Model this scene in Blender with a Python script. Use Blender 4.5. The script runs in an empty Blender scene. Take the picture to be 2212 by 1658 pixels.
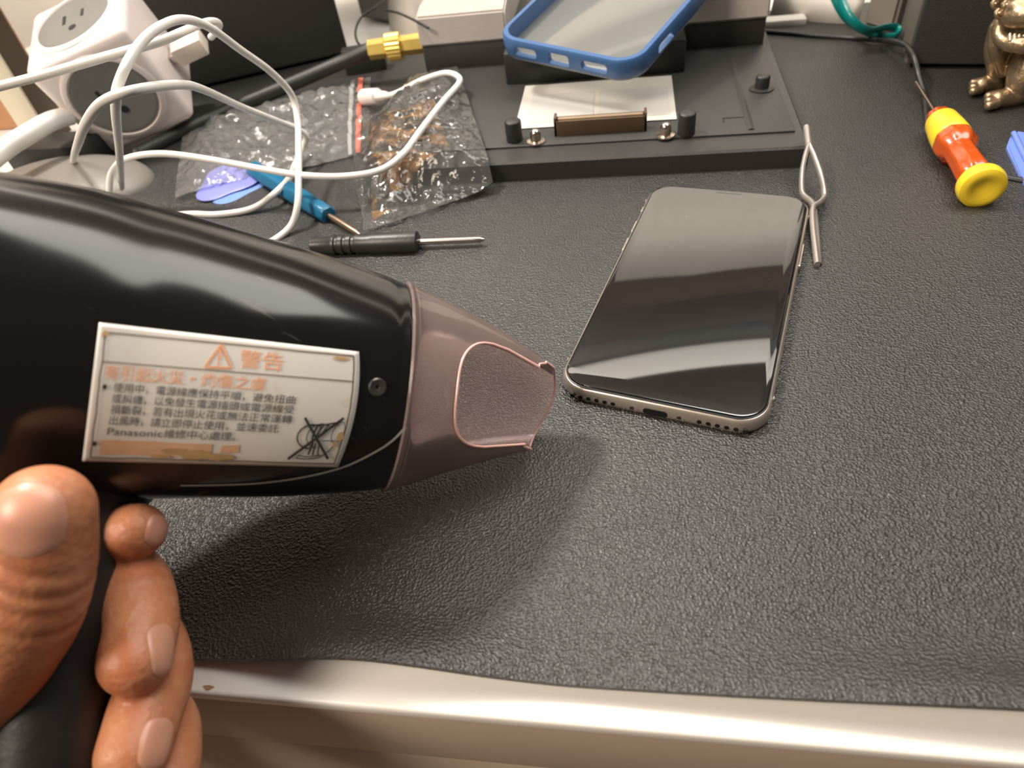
import bpy, bmesh, math, random
from mathutils import Vector, Matrix, noise
from mathutils.bvhtree import BVHTree
import numpy as np

random.seed(7)
C = bpy.context.scene.collection
SC = bpy.context.scene
PI = math.pi

# ------------------------------------------------------------------ camera
F, CX, CY, CH = 1450.0, 1106.0, 829.0, 0.185
Xc = Vector((0.98625825, 0.00198939, -0.165199))      # world axes written in camera space
Yc = Vector((0.11758438, -0.71086217, 0.69343269))
Uc = Vector((-0.11605421, -0.70332853, -0.7013276))
cd = bpy.data.cameras.new('camera')
cam = bpy.data.objects.new('camera', cd)
C.objects.link(cam)
SC.camera = cam
right = Vector((Xc.x, Yc.x, Uc.x)); down = Vector((Xc.y, Yc.y, Uc.y)); fwd = Vector((Xc.z, Yc.z, Uc.z))
m = Matrix((right, -down, -fwd)).transposed().to_4x4()
m.translation = Vector((0, 0, CH))
cam.matrix_world = m
cd.sensor_width = 36.0
cd.lens = 36.0 * F / 2212.0
cd.clip_start = 0.005
cd.clip_end = 20
cd.dof.use_dof = True
cd.dof.focus_distance = 0.255
cd.dof.aperture_fstop = 13.0

def ray(px, py):
    a, b = (px - CX) / F, (py - CY) / F
    return Vector((a * Xc.x + b * Xc.y + Xc.z, a * Yc.x + b * Yc.y + Yc.z, a * Uc.x + b * Uc.y + Uc.z))
def at(px, py, z=0.0):
    """where a pixel of the measured photograph meets the level z"""
    r = ray(px, py)
    return Vector((0, 0, CH)) + r * ((z - CH) / r.z)
def dep(px, py, d):
    return Vector((0, 0, CH)) + ray(px, py) * d

# ------------------------------------------------------------------ world, lights, exposure
SC.view_settings.view_transform = 'Standard'
SC.view_settings.look = 'None'
SC.view_settings.gamma = 1
SC.view_settings.use_curve_mapping = False
SC.view_settings.exposure = -0.08
w = bpy.data.worlds.new('room_ambience')
SC.world = w
w.use_nodes = True
w.node_tree.nodes['Background'].inputs[0].default_value = (1.0, 0.89, 0.79, 1)
w.node_tree.nodes['Background'].inputs[1].default_value = 0.09

def area(name, loc, target, sx, sy, power, col):
    l = bpy.data.lights.new(name, 'AREA')
    l.shape = 'RECTANGLE'; l.size = sx; l.size_y = sy; l.energy = power; l.color = col
    o = bpy.data.objects.new(name, l); C.objects.link(o)
    o.location = loc
    o.rotation_euler = (Vector(target) - Vector(loc)).to_track_quat('-Z', 'Y').to_euler()
    return o
area('hutch_lamp_light', (-0.48, 0.49, 0.78), (-0.02, 0.18, 0), 0.15, 0.09, 9.6, (1.0, 0.93, 0.84))
area('shelf_light', (0.22, 0.56, 0.90), (0.05, 0.2, 0), 1.0, 0.42, 13.0, (1.0, 0.95, 0.89))
area('ceiling_light', (-1.0, -0.60, 1.30), (-0.10, 0.10, 0.05), 0.6, 0.6, 31.0, (1.0, 0.86, 0.71))
area('wall_fill_light', (0.15, 0.64, 0.26), (0.15, 0.77, 0.26), 1.0, 0.03, 1.9, (1.0, 0.93, 0.84))  # added unseen strip, brightens the back wall mirrored in the phone screen

# ------------------------------------------------------------------ materials
MATS = {}
def mat(name, col, rough=0.5, metal=0.0, var=0.12, vscale=60.0, bump=0.0, bscale=400.0, spec=0.5,
        coat=0.0, ior=None, sss=0.0, alpha=1.0):
    if name in MATS: return MATS[name]
    M = bpy.data.materials.new(name); M.use_nodes = True
    nt = M.node_tree; p = nt.nodes['Principled BSDF']
    tc = nt.nodes.new('ShaderNodeTexCoord')
    nz = nt.nodes.new('ShaderNodeTexNoise'); nz.inputs['Scale'].default_value = vscale; nz.inputs['Detail'].default_value = 4
    nt.links.new(tc.outputs['Object'], nz.inputs['Vector'])
    mx = nt.nodes.new('ShaderNodeMix'); mx.data_type = 'RGBA'
    mx.inputs[6].default_value = tuple(c * (1 - var) for c in col) + (1,)
    mx.inputs[7].default_value = tuple(min(1, c * (1 + var)) for c in col) + (1,)
    nt.links.new(nz.outputs['Fac'], mx.inputs[0])
    nt.links.new(mx.outputs[2], p.inputs['Base Color'])
    p.inputs['Roughness'].default_value = rough
    p.inputs['Metallic'].default_value = metal
    p.inputs['Specular IOR Level'].default_value = spec
    p.inputs['Coat Weight'].default_value = coat
    p.inputs['Coat Roughness'].default_value = 0.06
    if ior: p.inputs['IOR'].default_value = ior
    if alpha < 1: p.inputs['Alpha'].default_value = alpha
    if sss:
        p.inputs['Subsurface Weight'].default_value = sss
        p.inputs['Subsurface Radius'].default_value = (0.004, 0.0016, 0.0008)
        p.inputs['Subsurface Scale'].default_value = 1.0
    if bump:
        b = nt.nodes.new('ShaderNodeBump'); b.inputs['Strength'].default_value = bump
        b.inputs['Distance'].default_value = 0.001
        n2 = nt.nodes.new('ShaderNodeTexNoise'); n2.inputs['Scale'].default_value = bscale; n2.inputs['Detail'].default_value = 3
        nt.links.new(tc.outputs['Object'], n2.inputs['Vector'])
        nt.links.new(n2.outputs['Fac'], b.inputs['Height'])
        nt.links.new(b.outputs['Normal'], p.inputs['Normal'])
    MATS[name] = M
    return M

def N(M, t): return M.node_tree.nodes.new(t)
def LK(M, a, b): M.node_tree.links.new(a, b)
def ramp(M, src, stops):
    r = N(M, 'ShaderNodeValToRGB')
    e = r.color_ramp.elements
    while len(e) < len(stops): e.new(0.5)
    for i, (p, c) in enumerate(stops):
        e[i].position = p
        e[i].color = (c, c, c, 1) if not isinstance(c, tuple) else c + (1,)
    LK(M, src, r.inputs['Fac'])
    return r.outputs['Color']
def mixcol(M, fac, a, b):
    mx = N(M, 'ShaderNodeMix'); mx.data_type = 'RGBA'
    LK(M, fac, mx.inputs[0])
    for s, i in ((a, 6), (b, 7)):
        if isinstance(s, tuple): mx.inputs[i].default_value = s + (1,)
        else: LK(M, s, mx.inputs[i])
    return mx.outputs[2]
def tex(M, kind, scale, detail=3, coord='Object', mapping=None):
    tc = N(M, 'ShaderNodeTexCoord')
    n = N(M, 'ShaderNodeTexNoise' if kind == 'noise' else 'ShaderNodeTexVoronoi')
    n.inputs['Scale'].default_value = scale
    if kind == 'noise': n.inputs['Detail'].default_value = detail
    src = tc.outputs[coord]
    if mapping:
        mp = N(M, 'ShaderNodeMapping'); mp.inputs['Scale'].default_value = mapping[0]; mp.inputs['Rotation'].default_value = mapping[1]
        LK(M, src, mp.inputs['Vector']); src = mp.outputs['Vector']
    LK(M, src, n.inputs['Vector'])
    return n

# leatherette desk mat: pebbled grain, dust specks, worn patches
def mat_leather():
    M = mat('mat_leatherette', (0.040, 0.037, 0.034), 0.50, spec=0.72)
    p = M.node_tree.nodes['Principled BSDF']
    wear = tex(M, 'noise', 9, 6)
    base = mixcol(M, ramp(M, wear.outputs['Fac'], [(0.35, 0.0), (0.7, 1.0)]), (0.018, 0.0165, 0.015), (0.028, 0.026, 0.0235))
    v = tex(M, 'voronoi', 260); v.inputs['Randomness'].default_value = 1.0
    dots = ramp(M, v.outputs['Distance'], [(0.0, 1.0), (0.10, 0.0)])
    sel = tex(M, 'noise', 190, 1)
    s2 = ramp(M, sel.outputs['Fac'], [(0.62, 0.0), (0.68, 1.0)])
    mm = N(M, 'ShaderNodeMath'); mm.operation = 'MULTIPLY'
    LK(M, dots, mm.inputs[0]); LK(M, s2, mm.inputs[1])
    col = mixcol(M, mm.outputs[0], base, (0.40, 0.38, 0.35))
    LK(M, col, p.inputs['Base Color'])
    rg = tex(M, 'noise', 14, 4)
    rr = N(M, 'ShaderNodeMapRange'); rr.inputs[3].default_value = 0.33; rr.inputs[4].default_value = 0.46
    LK(M, rg.outputs['Fac'], rr.inputs[0]); LK(M, rr.outputs[0], p.inputs['Roughness'])
    g = tex(M, 'voronoi', 1150)
    g2 = tex(M, 'noise', 1300, 2)
    ad = N(M, 'ShaderNodeMath'); ad.operation = 'ADD'
    LK(M, g.outputs['Distance'], ad.inputs[0]); LK(M, g2.outputs['Fac'], ad.inputs[1])
    b = N(M, 'ShaderNodeBump'); b.inputs['Strength'].default_value = 0.6; b.inputs['Distance'].default_value = 0.0006
    LK(M, ad.outputs[0], b.inputs['Height']); LK(M, b.outputs['Normal'], p.inputs['Normal'])
    return M
LEATHER = mat_leather()

def clear_plastic(name, tint, rough=0.06, ior=1.5, haze=0.0, hazecol=(0.8, 0.8, 0.8), bump=0.0, bscale=120, edge=None):
    """see-through sheet: transparent body, fresnel gloss, a little haze; longer path at grazing angles tints more"""
    M = mat(name, tint, rough); nt = M.node_tree
    nt.nodes.remove(nt.nodes['Principled BSDF'])
    out = nt.nodes['Material Output']
    tr = N(M, 'ShaderNodeBsdfTransparent'); tr.inputs[0].default_value = tint + (1,)
    if edge:
        lw = N(M, 'ShaderNodeLayerWeight'); lw.inputs[0].default_value = 0.35
        LK(M, mixcol(M, lw.outputs['Facing'], tint, edge), tr.inputs[0])
    d0 = N(M, 'ShaderNodeBsdfDiffuse'); d0.inputs[0].default_value = hazecol + (1,)
    d1 = N(M, 'ShaderNodeBsdfTranslucent'); d1.inputs[0].default_value = hazecol + (1,)
    df = N(M, 'ShaderNodeMixShader'); df.inputs[0].default_value = 0.38
    LK(M, d0.outputs[0], df.inputs[1]); LK(M, d1.outputs[0], df.inputs[2])
    m1 = N(M, 'ShaderNodeMixShader'); m1.inputs[0].default_value = haze
    LK(M, tr.outputs[0], m1.inputs[1]); LK(M, df.outputs[0], m1.inputs[2])
    gl = N(M, 'ShaderNodeBsdfGlossy'); gl.inputs['Roughness'].default_value = rough
    fr = N(M, 'ShaderNodeFresnel'); fr.inputs[0].default_value = ior
    m2 = N(M, 'ShaderNodeMixShader')
    LK(M, fr.outputs[0], m2.inputs[0]); LK(M, m1.outputs[0], m2.inputs[1]); LK(M, gl.outputs[0], m2.inputs[2])
    if bump:
        b = N(M, 'ShaderNodeBump'); b.inputs['Strength'].default_value = bump; b.inputs['Distance'].default_value = 0.002
        n = tex(M, 'noise', bscale, 3); LK(M, n.outputs['Fac'], b.inputs['Height'])
        LK(M, b.outputs['Normal'], gl.inputs['Normal']); LK(M, b.outputs['Normal'], fr.inputs['Normal'])
    LK(M, m2.outputs[0], out.inputs['Surface'])
    return M

# ------------------------------------------------------------------ mesh helpers
def finish(bm, name, material, smooth=True, angle=40):
    bmesh.ops.recalc_face_normals(bm, faces=bm.faces)
    me = bpy.data.meshes.new(name); bm.to_mesh(me); bm.free()
    me.materials.append(material)
    if smooth:
        for p in me.polygons: p.use_smooth = True
        me.set_sharp_from_angle(angle=math.radians(angle))
    return me
ROOT = {}
def obj(name, bm, material, parent=None, smooth=True, angle=40):
    """links a bmesh given in world space as one object; origin at its base, or in its parent's frame"""
    me = bm if isinstance(bm, bpy.types.Mesh) else finish(bm, name, material, smooth, angle)
    o = bpy.data.objects.new(name, me); C.objects.link(o)
    if parent is None:
        n = len(me.vertices); co = np.empty(n * 3); me.vertices.foreach_get('co', co); co = co.reshape(-1, 3)
        c = Vector(((co[:, 0].min() + co[:, 0].max()) / 2, (co[:, 1].min() + co[:, 1].max()) / 2, co[:, 2].min()))
        me.transform(Matrix.Translation(-c)); o.location = c
        ROOT[o.name] = Matrix.Translation(c)
    else:
        me.transform(ROOT[parent.name].inverted()); o.parent = parent
        ROOT[o.name] = ROOT[parent.name]
    return o
def tag(o, label=None, cat=None, group=None, kind=None):
    if label: o['label'] = label
    if cat: o['category'] = cat
    if group: o['group'] = group
    if kind: o['kind'] = kind
    return o
def thing(name, label, cat, loc=(0, 0, 0), rot=(0, 0, 0), group=None):
    o = bpy.data.objects.new(name, None); C.objects.link(o)
    o.empty_display_size = 0.01
    o.location = loc; o.rotation_euler = rot
    ROOT[o.name] = Matrix.LocRotScale(Vector(loc), o.rotation_euler, None)
    return tag(o, label, cat, group)

def box(bm, x0, x1, y0, y1, z0, z1, bev=0.0, M=None, seg=2):
    vs = [bm.verts.new((x, y, z)) for z in (z0, z1) for y in (y0, y1) for x in (x0, x1)]
    fs = [bm.faces.new([vs[i] for i in f]) for f in ((0, 2, 3, 1), (4, 5, 7, 6), (0, 1, 5, 4), (2, 6, 7, 3), (0, 4, 6, 2), (1, 3, 7, 5))]
    es = list({e for f in fs for e in f.edges})
    nv = vs
    if bev:
        r = bmesh.ops.bevel(bm, geom=es, offset=bev, segments=seg, affect='EDGES', profile=0.5)
        nv = list({v for f in r['faces'] for v in f.verts} | {v for v in vs if v.is_valid})
    if M:
        for v in nv: v.co = M @ v.co
    return nv
def skin_rings(bm, rings, closed=True, cap=True):
    vr = [[bm.verts.new(p) for p in r] for r in rings]
    n = len(vr[0])
    for a, b in zip(vr, vr[1:]):
        for i in range(n if closed else n - 1):
            j = (i + 1) % n
            bm.faces.new((a[i], a[j], b[j], b[i]))
    if cap:
        bm.faces.new(vr[0][::-1]); bm.faces.new(vr[-1])
    return vr
def frame_of(d, ref=Vector((0, 0, 1))):
    d = d.normalized()
    if abs(d.dot(ref)) > 0.95: ref = Vector((0, 1, 0))
    a = (ref - d * ref.dot(d)).normalized()
    return a, d.cross(a)
def lathe(bm, p0, p1, prof, n=32, flats=0, ref=Vector((0, 0, 1))):
    """prof: (distance along p0->p1 in m, radius)"""
    d = (p1 - p0).normalized(); a, b = frame_of(d, ref)
    rings = []
    for s, r in prof:
        ring = []
        for k in range(n):
            t = 2 * PI * k / n
            rr = max(r, 1e-5)
            if flats: rr *= 1 - 0.07 * (0.5 + 0.5 * math.cos(flats * t))
            ring.append(p0 + d * s + a * (rr * math.cos(t)) + b * (rr * math.sin(t)))
        rings.append(ring)
    return skin_rings(bm, rings)
def catmull(pts, per=8):
    P = [np.array(p, float) for p in pts]
    P = [2 * P[0] - P[1]] + P + [2 * P[-1] - P[-2]]
    out = []
    for i in range(1, len(P) - 2):
        for k in range(per):
            t = k / per
            a, b, c, d = P[i - 1], P[i], P[i + 1], P[i + 2]
            out.append(0.5 * (2 * b + (c - a) * t + (2 * a - 5 * b + 4 * c - d) * t * t + (3 * b - a - 3 * c + d) * t ** 3))
    out.append(P[-2])
    return out
def tube(bm, pts, r=None, n=12, per=8, round_ends=False, flat=1.0, ref=Vector((0, 0, 1))):
    """pts: (x,y,z) with r, or (x,y,z,r) each"""
    q = [tuple(p) + ((r,) if len(p) == 3 else ()) for p in pts]
    S = catmull(q, per) if per > 1 else [np.array(p, float) for p in q]
    P = [Vector(s[:3]) for s in S]; R = [float(s[3]) for s in S]
    if round_ends:
        def capring(p, d, r, sgn):
            o = []
            for k in range(1, 7):
                t = math.sin(PI / 2 * k / 6.0); o.append((p + d * (sgn * r * t), r * math.sqrt(max(0, 1 - t * t)) + 1e-5))
            return o
        h = capring(P[0], (P[1] - P[0]).normalized(), R[0], -1)[::-1]
        e = capring(P[-1], (P[-1] - P[-2]).normalized(), R[-1], 1)
        P = [x[0] for x in h] + P + [x[0] for x in e]; R = [x[1] for x in h] + R + [x[1] for x in e]
    a = None; rings = []
    for i, p in enumerate(P):
        d = (P[min(i + 1, len(P) - 1)] - P[max(i - 1, 0)])
        d = d.normalized() if d.length > 1e-9 else Vector((1, 0, 0))
        if a is None: a, _ = frame_of(d, ref)
        else:
            a = a - d * a.dot(d)
            a = a.normalized() if a.length > 1e-6 else frame_of(d, ref)[0]
        b = d.cross(a)
        rings.append([p + a * (R[i] * flat * math.cos(2 * PI * k / n)) + b * (R[i] * math.sin(2 * PI * k / n)) for k in range(n)])
    return skin_rings(bm, rings)
def rr(w, h, r, n=10):
    """rounded rectangle outline"""
    o = []
    for cx, cy, t0 in ((w / 2 - r, h / 2 - r, 0), (-w / 2 + r, h / 2 - r, PI / 2), (-w / 2 + r, -h / 2 + r, PI), (w / 2 - r, -h / 2 + r, 1.5 * PI)):
        for k in range(n + 1):
            t = t0 + PI / 2 * k / n
            o.append((cx + r * math.cos(t), cy + r * math.sin(t)))
    return o
def rr_stack(bm, w, h, r, levels, M=Matrix(), n=10, cap=True):
    """levels: (inset, z)"""
    return skin_rings(bm, [[M @ Vector((x, y, z)) for x, y in rr(w - 2 * i, h - 2 * i, max(r - i, 0.0005), n)] for i, z in levels], True, cap)
def prism(bm, outline, z0, z1, M=Matrix()):
    return skin_rings(bm, [[M @ Vector((x, y, z)) for x, y in outline] for z in (z0, z1)])
def bvh_of(me, M=Matrix()):
    return BVHTree.FromPolygons([M @ v.co for v in me.vertices], [tuple(p.vertices) for p in me.polygons])
def evaluated(me, mods):
    """mesh with modifiers baked in"""
    o = bpy.data.objects.new('tmp', me); C.objects.link(o)
    for kind, kw in mods:
        md = o.modifiers.new(kind, kind)
        for k, v in kw.items(): setattr(md, k, v)
    dg = bpy.context.evaluated_depsgraph_get(); dg.update()
    r = bpy.data.meshes.new_from_object(o.evaluated_get(dg))
    mats = list(me.materials)
    bpy.data.objects.remove(o)
    if not r.materials:
        for x in mats: r.materials.append(x)
    return r
def to_bm(me):
    b = bmesh.new(); b.from_mesh(me); return b

# ------------------------------------------------------------------ colours
BLACK_PL = mat('black_plastic', (0.022, 0.021, 0.020), 0.42, bump=0.25, bscale=1500)
DOCK_PL = mat('dock_plastic', (0.036, 0.034, 0.032), 0.45, bump=0.3, bscale=1800, vscale=14)
GREY_PL = mat('grey_plastic', (0.30, 0.285, 0.265), 0.45, bump=0.1)
WHITE_PL = mat('white_plastic', (0.80, 0.75, 0.72), 0.35, var=0.03)
CABLE_WHITE = mat('cable_white', (0.84, 0.82, 0.78), 0.4, var=0.03)
METAL = mat('bright_steel', (0.62, 0.58, 0.54), 0.28, 1.0)
WHITE_LAM = mat('white_laminate', (0.82, 0.79, 0.74), 0.35, var=0.03)

# ------------------------------------------------------------------ the setting
bm = bmesh.new(); box(bm, -0.9, 0.9, 0.76, 0.79, -0.75, 1.5)
tag(obj('wall_back', bm, mat('wall_paint', (0.72, 0.68, 0.62), 0.7, var=0.05, bump=0.1)), kind='structure')
bm = bmesh.new(); box(bm, -1.5, 1.5, -1.5, 0.79, -0.78, -0.75)
tag(obj('floor', bm, mat('floor_wood', (0.25, 0.16, 0.10), 0.5, var=0.3, vscale=8)), kind='structure')

# desk
desk = thing('desk', 'white desk under the black mat, with a pale drawer front along its edge', 'desk', (0, 0.4, -0.75))
bm = bmesh.new(); box(bm, -0.62, 0.75, 0.0598, 0.755, -0.0072, -0.002, 0.0014, seg=3)
obj('tabletop', bm, WHITE_LAM, desk)
DRAW = mat('drawer_beige', (0.49, 0.385, 0.295), 0.5, var=0.04)
bm = bmesh.new(); box(bm, -0.60, 0.73, 0.0606, 0.075, -0.0445, -0.0074, 0.0004); obj('apron', bm, DRAW, desk)
bm = bmesh.new(); box(bm, -0.55, 0.72, 0.0612, 0.078, -0.20, -0.0465, 0.001); obj('drawer_front', bm, DRAW, desk)
bm = bmesh.new(); box(bm, -0.60, 0.73, 0.0785, 0.60, -0.21, -0.0076, 0.001); obj('carcass', bm, DRAW, desk)
for x in (-0.57, 0.70):
    for y in (0.10, 0.70):
        bm = bmesh.new(); box(bm, x - 0.02, x + 0.02, y - 0.02, y + 0.02, -0.75, -0.0076, 0.002); obj('leg', bm, WHITE_LAM, desk)
p = at(456, 1492, -0.004)
bm = bmesh.new()
out = [(p.x + 0.0016 * math.cos(t) * (1 + 0.3 * math.sin(3 * t)), p.y + 0.0002 + 0.0007 * math.sin(t)) for t in [2 * PI * k / 14 for k in range(14)]]
prism(bm, [(x, max(y, 0.0597)) for x, y in out], -0.0042, -0.00185)
tag(obj('edge_chip', bm, mat('raw_board', (0.33, 0.19, 0.10), 0.8, var=0.3), desk), 'chipped brown spot on the white edge')

# desk mat: grid whose front edge lifts in a shallow wave on the left
EDGE = [(300, 1436), (420, 1432), (529, 1431), (640, 1426), (744, 1423), (877, 1438), (1042, 1463), (1208, 1483), (1540, 1504), (1788, 1517), (2212, 1536)]
ex, ez = [], []
Y0 = 0.0682
for px, py in EDGE:
    q = at(px, py, 0); z = max(0.0, CH * (1 - Y0 / q.y)); q = at(px, py, z); ex.append(q.x); ez.append(z)
def lift(x): return float(np.interp(x, ex, ez, left=0, right=ez[-1]))
def slift(x): return sum(lift(x + d) for d in (-0.008, -0.004, 0, 0.004, 0.008)) / 5
bm = bmesh.new()
xs = [-0.39 + 0.004 * i for i in range(100)] + [0.01 + 0.006 * i for i in range(1, 40)] + [0.25 + 0.03 * i for i in range(14)]
ys = [Y0, 0.07, 0.072, 0.074, 0.077, 0.08, 0.084, 0.09, 0.1, 0.11, 0.13, 0.16, 0.25, 0.4, 0.585]
gv = []
for y in ys:
    k = math.exp(-((y - Y0) / 0.013) ** 2)
    gv.append([bm.verts.new((x, y, slift(x) * k)) for x in xs])
for r0, r1 in zip(gv, gv[1:]):
    for i in range(len(xs) - 1): bm.faces.new((r0[i], r0[i + 1], r1[i + 1], r1[i]))
me = finish(bm, 'desk_mat', LEATHER)
me = evaluated(me, [('SOLIDIFY', dict(thickness=0.0018, offset=-1.0))])
for pl in me.polygons: pl.use_smooth = True
me.set_sharp_from_angle(angle=math.radians(40))
tag(obj('desk_mat', me, LEATHER), 'large black leatherette desk mat with a curling front edge, covering the desk', 'desk mat')
#@@SETTING

# ------------------------------------------------------------------ hair dryer
AX = [((-300, 343), (-380, 1118), 0.155), ((-130, 352), (-215, 1108), 0.163), ((40, 372), (-45, 1097), 0.170), ((228, 407), (150, 1087), 0.179),
      ((366, 446), (295, 1083), 0.186), ((529, 495), (465, 1079), 0.193), ((667, 536), (610, 1076), 0.200), ((814, 586), (765, 1066), 0.2088), ((875, 609), (825, 1057), 0.212)]
KW = 0.80
def stations(L, per=6):
    """pixel silhouettes at known distances -> centre, up vector, half height"""
    out = []
    for t, b, d in L:
        T, B = dep(*t, d), dep(*b, d)
        out.append(np.array(list((T + B) / 2) + list((T - B) / 2)))
    return catmull(out, per)
def station_rings(S, kws, n=72, grow=1.0):
    rings = []
    for i, s in enumerate(S):
        c = Vector(s[:3]); v = Vector(s[3:])
        t = Vector(S[min(i + 1, len(S) - 1)][:3]) - Vector(S[max(i - 1, 0)][:3]); t.normalize()
        r = v.length * 0.975 * grow
        v = (v - t * v.dot(t)).normalized(); wv = v.cross(t)
        if wv.dot(c - Vector((0, 0, CH))) > 0: wv = -wv          # towards the viewer
        rings.append((c, v, wv, t, r, kws[i] * r))
    return rings
def ringpts(R, n, f=1.0):
    c, v, wv, t, r, k = R
    return [c + v * (r * f * math.cos(2 * PI * a / n)) + wv * (k * f * math.sin(2 * PI * a / n)) for a in range(n)]
S = stations(AX)
RG = station_rings(S, [KW] * len(S))
NB = 96
rings = []
c0, v0, w0, t0, r0, k0 = RG[0]
for s in (0.0, 0.5, 0.8, 0.95):
    q = math.sqrt(max(0.0, 1 - (1 - s) ** 2)) if s else 0.02
    rings.append([p - t0 * (0.012 * (1 - s)) for p in ringpts(RG[0], NB, 0.55 + 0.45 * q)])
rings += [ringpts(R, NB) for R in RG]
rings.append([p + RG[-1][3] * 0.001 for p in ringpts(RG[-1], NB, 0.97)])
GLOSS = mat('dryer_gloss_black', (0.010, 0.009, 0.009), 0.13, var=0.3, spec=0.42)
def scratches():
    M = GLOSS; p = M.node_tree.nodes['Principled BSDF']
    n1 = tex(M, 'noise', 60, 2, mapping=((1.0, 9.0, 1.0), (0.3, 0.5, 0.9)))
    n2 = tex(M, 'noise', 35, 3)
    a = ramp(M, n1.outputs['Fac'], [(0.69, 0.0), (0.74, 1.0)])
    b = ramp(M, n2.outputs['Fac'], [(0.52, 0.0), (0.62, 1.0)])
    mm = N(M, 'ShaderNodeMath'); mm.operation = 'MULTIPLY'; LK(M, a, mm.inputs[0]); LK(M, b, mm.inputs[1])
    m2 = N(M, 'ShaderNodeMath'); m2.operation = 'MULTIPLY'; LK(M, mm.outputs[0], m2.inputs[0]); m2.inputs[1].default_value = 0.5
    LK(M, mixcol(M, m2.outputs[0], (0.010, 0.009, 0.009), (0.16, 0.15, 0.14)), p.inputs['Base Color'])
    nr = tex(M, 'noise', 25, 4)
    r = N(M, 'ShaderNodeMapRange'); r.inputs[3].default_value = 0.07; r.inputs[4].default_value = 0.24
    LK(M, nr.outputs['Fac'], r.inputs[0]); LK(M, r.outputs[0], p.inputs['Roughness'])
scratches()
base = dep(120, 1500, 0.165)
dryer = thing('hair_dryer', 'black hair dryer with a clear pink nozzle, aimed at the phone', 'hair dryer', (base.x, base.y, base.z))
bm = bmesh.new(); skin_rings(bm, rings)
body = obj('body', bm, GLOSS, dryer, angle=50)
bw = ROOT['hair_dryer']
BODY = bvh_of(body.data, bw)
def on_body(px, py, off):
    """a point on the dryer's shell, lifted off by a hair's breadth"""
    o = Vector((0, 0, CH)); d = ray(px, py).normalized()
    h = BODY.ray_cast(o, d)
    if h[0] is None: return None
    n = h[1]
    if n.dot(d) > 0: n = -n
    return h[0] + n * off
# handle
HS = [(170, 1035, 0.181, 0.0205), (160, 1075, 0.178, 0.0172), (152, 1105, 0.1755, 0.0150), (145, 1150, 0.173, 0.0138), (138, 1250, 0.170, 0.0135),
      (128, 1400, 0.167, 0.0138), (114, 1600, 0.163, 0.0142), (102, 1780, 0.160, 0.0150), (95, 1860, 0.158, 0.0145)]
bm = bmesh.new(); tube(bm, [tuple(dep(a, b, d)) + (r,) for a, b, d, r in HS], n=48, per=8, round_ends=True)
HANDLE_M = mat('dryer_handle_black', (0.014, 0.012, 0.011), 0.42, var=0.3, bump=0.15, bscale=300)
hd = obj('handle', bm, HANDLE_M, dryer)
# seam along the lower shell, screw recess
def on_strip(pts, wpx, off, per=8):
    b = bmesh.new(); rows = []
    S2 = catmull(pts, per)
    for i, s in enumerate(S2):
        d = S2[min(i + 1, len(S2) - 1)] - S2[max(i - 1, 0)]; d = d / (np.linalg.norm(d) + 1e-9)
        nn = np.array([-d[1], d[0]]); wv = wpx[0] + (wpx[1] - wpx[0]) * i / (len(S2) - 1)
        q = [on_body(*(s + nn * wv * k), off) for k in (-0.5, 0.5)]
        if None in q: continue
        rows.append([b.verts.new(x) for x in q])
    for r0_, r1_ in zip(rows, rows[1:]): b.faces.new((r0_[0], r0_[1], r1_[1], r1_[0]))
    return b
SEAM = mat('seam_grey', (0.42, 0.40, 0.37), 0.4)
obj('seam_line', on_strip([(390, 1047), (470, 1046), (560, 1042), (650, 1030), (740, 1008), (810, 975), (850, 948), (884, 912)], (2.5, 5.5), 0.0002), SEAM, dryer)
pc = on_body(815, 836, 0.0)
nrm = (pc - on_body(815, 836, 0.01)).normalized()
bm = bmesh.new(); lathe(bm, pc - nrm * 0.0002, pc - nrm * 0.01, [(-0.0008, 0.0026), (0.0, 0.0026), (0.0003, 0.0022), (0.0002, 0.0015), (0.0, 0.0006), (-0.0003, 0.0004)], 24)
obj('screw', bm, mat('dark_screw', (0.09, 0.085, 0.08), 0.3, 0.6), dryer)

# warning label, laid on the shell
TL, TR, BR, BL = (214, 697), (774, 760), (729, 1006), (178, 992)
def luv(u, v):
    x = (1 - u) * (1 - v) * TL[0] + u * (1 - v) * TR[0] + u * v * BR[0] + (1 - u) * v * BL[0]
    y = (1 - u) * (1 - v) * TL[1] + u * (1 - v) * TR[1] + u * v * BR[1] + (1 - u) * v * BL[1]
    x += 16 * 4 * v * (1 - v) * u ** 3
    return x, y
def lab_patch(u0, u1, v0, v1, off, nu=40, nv=20, wob=0.0, hole=None):
    b = bmesh.new(); g = []
    for j in range(nv + 1):
        row = []
        for i in range(nu + 1):
            u, v = u0 + (u1 - u0) * i / nu, v0 + (v1 - v0) * j / nv
            if wob:
                u += wob * noise.noise(Vector((u * 9, v * 9, 3))); v += 2 * wob * noise.noise(Vector((u * 9, v * 9, 7)))
            row.append(b.verts.new(on_body(*luv(u, v), off)))
        g.append(row)
    for a, c in zip(g, g[1:]):
        for i in range(nu): b.faces.new((a[i], a[i + 1], c[i + 1], c[i]))
    return b
LABEL_M = mat('label_white', (0.72, 0.68, 0.63), 0.4, var=0.04, vscale=40)
def label_aging():
    M = LABEL_M; p = M.node_tree.nodes['Principled BSDF']
    n = tex(M, 'noise', 70, 5)
    LK(M, mixcol(M, ramp(M, n.outputs['Fac'], [(0.62, 0.0), (0.78, 1.0)]), (0.82, 0.78, 0.72), (0.66, 0.51, 0.33)), p.inputs['Base Color'])
label_aging()
bm = lab_patch(0, 1, 0, 1, 0.00035, 60, 30)
lab_me = evaluated(finish(bm, 'warning_label', LABEL_M), [('SOLIDIFY', dict(thickness=0.0002, offset=-1.0))])
for pl in lab_me.polygons: pl.use_smooth = True
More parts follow.
